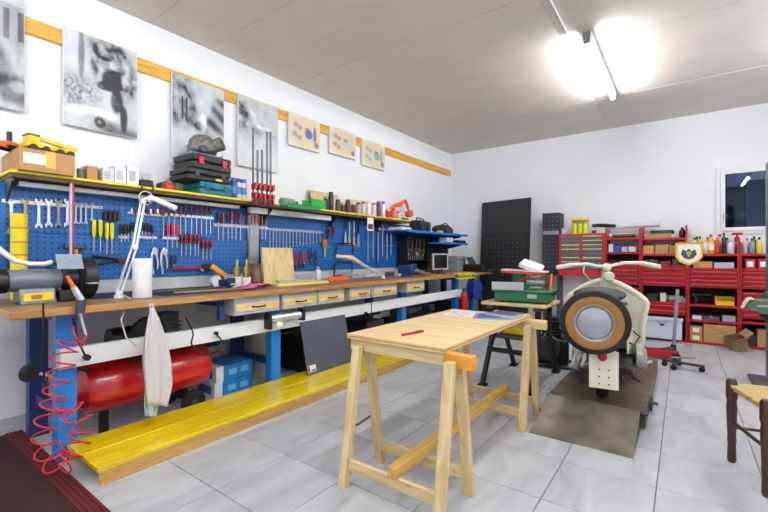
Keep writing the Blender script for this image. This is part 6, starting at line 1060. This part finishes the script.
for k, (dy, h, c) in enumerate(((-0.24, 0.24, '#1c1c20'), (-0.14, 0.26, '#2a2b30'), (-0.02, 0.22, '#1c1c20'), (0.10, 0.25, '#33261c'), (0.21, 0.24, '#1c1c20'))):
    t = T('hanging_tool', ['black long tool hung from the rack top by the tool panel', 'charcoal long tool hung from the rack top', 'black short tool hung from the middle of the rack top', 'dark brown tool hung from the rack top', 'black tool hung from the rack top by the monitor'][k], 'tool', (-3.33, e0+dy, BZ+0.555-h)); t.p('grip', MB().tube([(0, 0, h), (0, 0.004, h*0.55)], [0.014, 0.018], 8), pm(c, 0.5)); t.p('head', MB().box(-0.012, 0.012, -0.03, 0.03, 0, h*0.25), M_DSTEEL, bev=0.005); t.p('shaft', MB().cyl((0, 0, h*0.2), (0, 0, h*0.6), 0.007, n=8), M_DSTEEL)
for k in range(9):
    y = e0 - 0.25 + 0.06*k; c = ['#1d1d20', '#c9a25c', '#5b5f66', '#1d1d20', '#7a2320', '#b4b7bb', '#c9a25c', '#22304f', '#c9a25c'][k]
    t = T('wood_chisel', {'#1d1d20': 'black-handled tool standing in the dark tool rack', '#c9a25c': 'wooden-handled tool standing in the dark tool rack', '#5b5f66': 'grey-handled tool standing in the dark tool rack', '#7a2320': 'dark red handled tool standing in the dark tool rack', '#b4b7bb': 'silver-handled tool standing in the dark tool rack', '#22304f': 'navy-handled tool standing in the dark tool rack'}[c], 'chisel', (-3.36, y, BZ+0.216), 0, 'tools in the dark rack'); t.p('handle', MB().lathe([(0.010, 0.06), (0.015, 0.09), (0.014, 0.16), (0.008, 0.17)], n=8), pm(c, 0.45)); t.p('blade', MB().box(-0.002, 0.002, -0.008, 0.008, 0.0, 0.065), M_STEEL)
t = T('bench_vice', 'large blue bench vice past the beige lamp', 'vice', (-2.95, PX(407, 268, -2.95).y, BZ)); t.p('base', MB().cyl((0, 0, 0), (0, 0, 0.04), 0.09, 0.07, 16), M_DKBLUE); t.p('body', MB().box(-0.12, 0.06, -0.05, 0.05, 0.04, 0.15), M_DKBLUE, bev=0.012); t.p('front_jaw', MB().box(0.08, 0.12, -0.06, 0.06, 0.05, 0.17), M_DKBLUE, bev=0.01); t.p('screw', MB().cyl((0.06, 0, 0.08), (0.22, 0, 0.08), 0.013, n=8), M_STEEL); t.p('handle', MB().cyl((0.21, -0.09, 0.10), (0.21, 0.09, 0.06), 0.007, n=6), M_STEEL)
for k, (u, x, s, c, lab) in enumerate(((418, -3.12, (0.14, 0.2, 0.07), '#3c3e44', 'dark metal clutter block beside the blue vice'), (425, -2.86, (0.12, 0.16, 0.05), '#8a5f3a', 'brown block on the bench before the monitor'), (430, -3.2, (0.1, 0.12, 0.10), '#26272b', 'black box beside the monitor'), (404, -3.2, (0.08, 0.08, 0.13), '#c9a98a', 'tan jar shaped block behind the blue vice'))):
    y = PX(u, 270, x).y; t = T('bench_part', lab, 'part', (x, y, BZ), 0.3*k); t.p('body', MB().box(-s[0]/2, s[0]/2, -s[1]/2, s[1]/2, 0, s[2]), pm(c, 0.5), bev=0.01); t.p('knob', MB().cyl((0, 0, s[2]), (0, 0, s[2]+0.02), 0.018, n=10), M_DSTEEL)
q = PX(443, 268, -3.0); t = T('monitor', 'small silver-framed monitor with black screen on the bench', 'monitor', (-3.05, q.y, BZ), R(-22)); t.p('stand', MB().cyl((0, 0, 0), (0, 0, 0.012), 0.09, n=18).box(-0.012, 0.012, -0.03, 0.03, 0.012, 0.08), M_DGREY); f = t.p('housing', MB().box(-0.02, 0.012, -0.155, 0.155, 0.055, 0.31), M_LGREY, bev=0.008); t.p('screen', MB().box(0.0125, 0.014, -0.13, 0.13, 0.085, 0.29), pm('#0c0e10', 0.15), f, label='black screen')
q = PX(457, 268, -3.2); t = T('grey_computer', 'plain grey computer box standing behind the monitor', 'computer', (-3.25, q.y, BZ)); t.p('case', MB().box(-0.14, 0.14, -0.16, 0.16, 0, 0.27), pm('#8f949b', 0.5), bev=0.006); t.p('front_slot', MB().box(0.14, 0.142, -0.11, 0.11, 0.2, 0.22), M_DGREY)
t = T('speaker_box', 'small black loudspeaker standing past the grey computer box', 'speaker', (-3.3, 6.75, BZ)); t.p('cabinet', MB().box(-0.07, 0.07, -0.06, 0.06, 0, 0.26), M_BLACK, bev=0.006); t.p('cone', MB().lathe([(0.045, 0.0), (0.02, -0.01), (0.0005, -0.008)], (0.073, 0, 0.10), 'X', 16), M_DGREY)
t = T('black_printer', 'low black machine on the bench beside the tall black panel', 'printer', (-2.91, 6.68, BZ)); t.p('body', MB().box(-0.18, 0.2, -0.16, 0.16, 0, 0.13), M_BLACK, bev=0.015); t.p('paper_feed', MB().cb((-0.10, 0, 0.18), (0.012, 0.26, 0.16), (0, -0.5, 0)), M_DGREY); t.p('tray', MB().box(0.2, 0.28, -0.13, 0.13, 0.02, 0.035), M_DGREY)
for k, u in enumerate((455.5, 460, 464.5, 469)):
    q = PX(u, 272, BX+0.0); t = T('yellow_clamp', 'yellow spring clamp gripping the bench edge near the tall black panel', 'clamp', (BX+0.012, q.y, BZ), R(0), 'yellow clamps on the bench edge'); t.p('upper_jaw', MB().tube([(-0.05, 0, 0.004), (0.02, 0.0, 0.016), (0.10, 0.02, -0.02)], [0.006, 0.010, 0.010], 8), pm('#e8e010', 0.45)); t.p('lower_jaw', MB().tube([(-0.03, 0, -0.052), (0.012, 0.0, -0.055), (0.09, 0.02, -0.07)], [0.006, 0.010, 0.009], 8), pm('#e8e010', 0.45)); t.p('spring', MB().cyl((0.012, -0.012, -0.02), (0.012, 0.012, -0.02), 0.014, n=10), M_DSTEEL); t.p('neck', MB().cyl((0.012, 0, 0.012), (0.012, 0, -0.055), 0.006, n=6), M_DSTEEL)
t = T('fire_extinguisher', 'red cylinder standing on the floor past the bench legs', 'cylinder', (-2.72, PX(464, 300, -2.72).y, 0)); t.p('body', MB().lathe([(0.05, 0), (0.055, 0.01), (0.055, 0.55), (0.045, 0.60), (0.018, 0.63)], n=18), M_RED); t.p('valve', MB().cyl((0, 0, 0.63), (0, 0, 0.67), 0.018, n=10).box(-0.01, 0.06, -0.008, 0.008, 0.665, 0.68), M_BLACK)
t = T('hose_reel', 'blue cable reel standing on the floor beside the tall black panel', 'reel', (-2.75, PX(474, 298, -2.75).y, 0.0)); zc = 0.62
for s in (-0.07, 0.07): t.p('flange', MB().lathe([(0.0005, s-0.008), (0.16, s-0.008), (0.165, s), (0.16, s+0.008), (0.0005, s+0.008)], (0, 0, zc), 'X', 26), pm('#163fae', 0.4))
t.p('cable_wrap', MB().lathe([(0.05, -0.062), (0.12, -0.06), (0.12, 0.06), (0.05, 0.062)], (0, 0, zc), 'X', 22), pm('#10276e', 0.5)); t.p('stand', MB().tube([(0.1, -0.18, 0.012), (0.09, -0.08, zc), (0.09, 0.08, zc), (0.1, 0.18, 0.012)], 0.012, 8).tube([(-0.1, -0.18, 0.012), (-0.09, -0.08, zc), (-0.09, 0.08, zc), (-0.1, 0.18, 0.012)], 0.012, 8).cyl((-0.09, 0, zc), (0.09, 0, zc), 0.012, n=8), M_DSTEEL)
# ---------------------------------------------------------------- under the bench
t = T('air_compressor', 'red air compressor tank with black motor and wheels under the bench', 'compressor', (-3.14, 1.36, 0)); rr = 0.178; zc = 0.325; MCR_ = pm('#c01018', 0.25, var=0.1, coat=0.5)
t.p('tank', MB().lathe([(0.0005, -0.46), (rr*0.55, -0.445), (rr*0.86, -0.41), (rr, -0.35), (rr, 0.35), (rr*0.86, 0.41), (rr*0.55, 0.445), (0.0005, 0.46)], (0, 0, zc), 'Y', 32), MCR_)
t.p('motor_plate', MB().box(-0.12, 0.12, -0.25, 0.25, zc+rr-0.01, zc+rr+0.01), M_BLACK); t.p('motor', MB().lathe([(0.05, -0.16), (0.085, -0.15), (0.09, -0.1), (0.09, 0.08), (0.07, 0.11)], (0.0, -0.10, zc+rr+0.10), 'Y', 20), M_BLACK); t.p('pump_head', MB().box(-0.06, 0.06, 0.06, 0.20, zc+rr+0.01, zc+rr+0.26), M_DGREY, bev=0.01); t.p('pump_fins', MB().box(-0.075, 0.075, 0.05, 0.21, zc+rr+0.12, zc+rr+0.13).box(-0.075, 0.075, 0.05, 0.21, zc+rr+0.15, zc+rr+0.16).box(-0.075, 0.075, 0.05, 0.21, zc+rr+0.18, zc+rr+0.19), M_DSTEEL); t.p('belt_guard', MB().lathe([(0.0005, 0.0), (0.12, 0.0), (0.13, 0.015), (0.12, 0.03), (0.0005, 0.03)], (0.11, -0.05, zc+rr+0.13), 'X', 24), M_BLACK)
for x in (-0.19, 0.19): w_ = t.p('wheel', MB().lathe([(0.04, -0.02), (0.085, -0.02), (0.09, -0.012), (0.09, 0.012), (0.085, 0.02), (0.04, 0.02)], (x, 0.24, 0.09), 'X', 22), M_RUB); t.p('wheel_hub', MB().lathe([(0.0005, -0.022), (0.045, -0.016), (0.045, 0.016), (0.0005, 0.024)], (x, 0.24, 0.09), 'X', 16), M_DGREY, w_)
t.p('axle', MB().cyl((-0.15, 0.24, 0.09), (0.15, 0.24, 0.09), 0.012, n=8), M_DSTEEL); t.p('axle_bracket', MB().box(-0.07, 0.07, 0.22, 0.26, 0.09, zc-rr+0.03), M_BLACK); t.p('rubber_foot', MB().cyl((0, -0.28, 0), (0, -0.28, zc-rr+0.02), 0.03, n=12), M_BLACK); t.p('pipe', MB().tube([(0.09, -0.2, zc+rr-0.05), (0.16, -0.05, zc+rr-0.02), (0.14, 0.12, zc+rr+0.02), (0.06, 0.14, zc+rr+0.1)], 0.009, 7), M_BLACK); t.p('push_handle', MB().tube([(-0.1, -0.35, zc+0.1), (-0.1, -0.52, zc+0.2), (0.1, -0.52, zc+0.2), (0.1, -0.35, zc+0.1)], 0.012, 8), M_BLACK)
# rags on hook
def rag(pts_w, mat, lab, name, x, folds, ph):
    def fn(i, j):
        v0, v1 = 0, len(pts_w)-1; f = i*v1; k = min(int(f), v1-1); g = f-k
        ul = pts_w[k][0]*(1-g) + pts_w[k+1][0]*g; ur = pts_w[k][1]*(1-g) + pts_w[k+1][1]*g; v = pts_w[k][2]*(1-g) + pts_w[k+1][2]*g
        p = PX(ul + (ur-ul)*j, v + pts_w[k][3]*j, x); p.x += 0.004 + 0.018*i**0.5*(0.5+0.5*math.sin(folds*j*math.pi + ph + 1.4*i)) ; return p
    solo(name, MB().grid(fn, 26, 18), mat, lab, 'rag', thick=0.003)
rag([(150, 154, 308, 0), (147, 159, 320, 0), (144, 166, 340, 0), (143, 170, 362, 0), (144, 171, 382, 2), (146, 166, 404, -8)], pm('#d2cdcc', 0.95, var=0.08, bump=0.1, scale=60), 'grey cotton rag hanging from a hook on the bench edge', 'hanging_rag', -2.675, 4.2, 0.3)
rag([(149, 153, 312, 0), (144, 156, 335, 0), (141, 158, 360, 0), (144, 160, 385, 0), (143, 158, 405, 0), (144, 156, 416, -5)], pm('#a9c0c8', 0.95, var=0.12), 'pale blue rag hanging behind the grey cotton rag', 'hanging_rag', -2.69, 3.0, 1.3)
p = PX(152, 307, -2.69); t = T('rag_hook', 'small chrome hook screwed into the bench edge holding the rags', 'hook', p, w=True); t.p('plate', MB().box(-2.70, -2.696, p.y-0.014, p.y+0.014, p.z-0.015, p.z+0.025), M_CHROME, bev=0.002); t.p('hook', MB().tube([(-2.696, p.y, p.z+0.01), (-2.672, p.y, p.z+0.005), (-2.664, p.y, p.z-0.012), (-2.672, p.y, p.z-0.02)], 0.004, 6), M_CHROME)
# blue boxes stacked
y0, y1 = 1.86, 2.13
for k in range(2):
    t = T('flat_blue_box', ['lower flat blue box with white end under the bench', 'upper flat blue box with white end under the bench'][k], 'box', (-3.25, 2.03, 0.132*k + (0.0 if k == 0 else 0.001)), R(3*k)); t.p('body', MB().box(-0.17, 0.15, -0.10, 0.19, 0, 0.13), pm('#1f7fc4', 0.45), bev=0.002); t.p('white_end', MB().box(-0.17, 0.1505, -0.17, -0.10, 0, 0.13), pm('#e4e6ea', 0.5), bev=0.002, label='white printed end'); t.p('end_print', MB().box(-0.12, 0.1, -0.1712, -0.17, 0.03, 0.1), pm('#2b5f9a', 0.5))
    for j in range(2): t.p('side_print', MB().box(0.1505, 0.1512, -0.05+0.12*j, 0.03+0.12*j, 0.04, 0.09), pm('#6fb4e4', 0.5))
for k, (u, v, x, h, r, c, lab) in enumerate(((256, 375, -3.3, 0.27, 0.13, '#c9c5bd', 'lower white paint bucket under the bench behind the blue leg'),)):
    y = 2.50; tin(lab, x, y, 0, h, r, c, '#b4b0a6', None, 'bucket', 'paint_bucket')
tin('upper white paint bucket stacked under the bench behind the blue leg', -3.3, 2.50, 0.276, 0.24, 0.13, '#bcb6aa', '#a8a296', None, 'bucket', 'paint_bucket')
for k, (y, x, s, c, lab) in enumerate(((3.0, -3.25, (0.35, 0.4, 0.35), '#26272b', 'black equipment case under the bench behind the steel sheet'), (3.5, -3.2, (0.3, 0.35, 0.25), '#4a4038', 'brown crate under the bench past the steel sheet'), (4.0, -3.25, (0.35, 0.35, 0.38), '#2d2f35', 'dark equipment case under the bench before the far blue leg'), (4.75, -3.2, (0.35, 0.5, 0.33), '#2a2b30', 'black equipment case under the bench below the blue vice'), (5.4, -3.2, (0.35, 0.4, 0.30), '#39332d', 'dark brown case under the bench below the monitor'), (6.15, -3.15, (0.4, 0.4, 0.45), '#1d1e22', 'tall black case under the bench beside the black panel'))): tcase(lab, x, y, 0, s[0], s[1], s[2], 0, c, '#55585e')
for k, (y, z, c, lab) in enumerate(((3.0, 0.351, '#5a4a35', 'brown rolled tarp on the black equipment case'), (4.75, 0.331, '#7a5a3a', 'tan rolled tarp on the case below the blue vice'))):
    t = T('rolled_tarp', lab, 'tarp', (-3.22, y, z)); t.p('roll', MB().tube([(0, -0.17, 0.06), (0, 0.17, 0.06)], 0.06, 14), pm(c, 0.9)); t.p('strap', MB().torus((0, -0.08, 0.06), 'Y', 0.061, 0.006, 18, 6).torus((0, 0.08, 0.06), 'Y', 0.061, 0.006, 18, 6), M_BLACK)
for k, (a, b) in enumerate(((4.35, 5.5),)): pass
